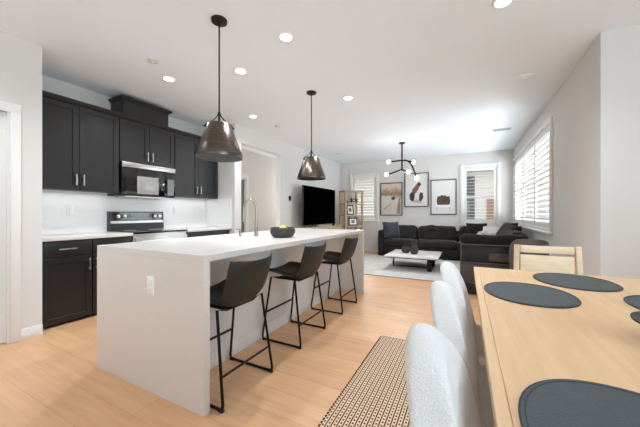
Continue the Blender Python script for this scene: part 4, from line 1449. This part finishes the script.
# ---------------------------------------------------------------- white boucle chairs
def make_chair():
    """faces +x; origin on the floor under the seat"""
    o = thing('dining_chair', '', 'chair', (0, 0, 0), 0, 'white boucle dining chairs')

    b = MB().soft((0, 0, 0), (0.086, 0.47, 0.52), r=0.042, bulge=0.12, wr=0.002, seed=2, n=16)
    for v in b.bm.verts:
        t = v.co.z / 0.26
        sy = v.co.y / 0.235
        v.co.y *= 1 - 0.22 * max(0.0, t) ** 4
        v.co.z -= 0.17 * abs(sy) ** 1.7 * max(0.0, t)
        v.co.x += 0.018 * abs(sy) ** 2.2 - v.co.z * 0.24
        v.co.x += -0.035
        v.co.z += 0.62
    b.build('backrest', M_BOUCLE, o, angle=80)
    MB().soft((0.22, 0, 0.42), (0.48, 0.46, 0.13), r=0.055, bulge=0.12, wr=0.003, seed=2).build('seat', M_BOUCLE, o)
    for (x, y) in ((0.04, -0.17), (0.04, 0.17), (0.40, -0.17), (0.40, 0.17)):
        sx_ = 0.03 if x > 0.2 else -0.03
        MB().tube([(x, y, 0.375), (x + sx_, y * 1.12, 0.011)], 0.019, 12, taper=lambda t: 1 - 0.35 * t).build('leg', M_LEGW, o)
    return o


M_LEGW = mat('walnut_leg', (104, 76, 54), 0.5)
c0 = make_chair()
for i, (x, y, lb) in enumerate(((0.0, 0.74, 'white boucle dining chair nearest the camera, cut by the bottom of the photo'),
                                (0.0, 1.25, 'white boucle dining chair in the middle of the three on the left of the table'),
                                (0.0, 1.77, 'white boucle dining chair farthest away, at the far left corner of the table'))):
    q = c0 if i == 0 else copy_tree(c0)
    q.location = (x, y, 0)
    q['label'] = lb

# wooden end chair: faces -y, back at the far side
o = thing('dining_chair', 'pale wooden chair with slotted panel back at the far end of the table', 'chair', (0.552, 2.60, 0))
hw = 0.2
for s_ in (-1, 1):
    MB().bar((s_ * hw, 0.12, 0.44), (s_ * (hw - 0.012), 0.155, 0.905), 0.034, 0.042, up=(0, 1, 0), bev=0.003).bar((s_ * hw, 0.16, 0.0), (s_ * hw, 0.12, 0.4398), 0.034, 0.042, up=(0, 1, 0)).build('leg', M_PALE, o)
    MB().box(s_ * (hw - 0.0) - 0.018, s_ * hw + 0.018, -0.30, -0.262, 0, 0.44, 0.003).build('leg', M_PALE, o)
bx_ = hw - 0.033


def lean(mb, y0=0.12, z0=0.44, k=0.035 / 0.465):
    for v in mb.bm.verts:
        v.co.y += (v.co.z - z0) * k
    return mb


lean(MB().box(-bx_, bx_, 0.108, 0.132, 0.845, 0.90, 0.003)).build('top_rail', M_PALE, o)
lean(MB().box(-bx_, bx_, 0.112, 0.128, 0.52, 0.828, 0.003)).build('backrest', M_PALE, o)
MB().box(-hw - 0.015, hw + 0.015, -0.305, 0.10, 0.4405, 0.465, 0.005).build('seat', M_PALE, o)
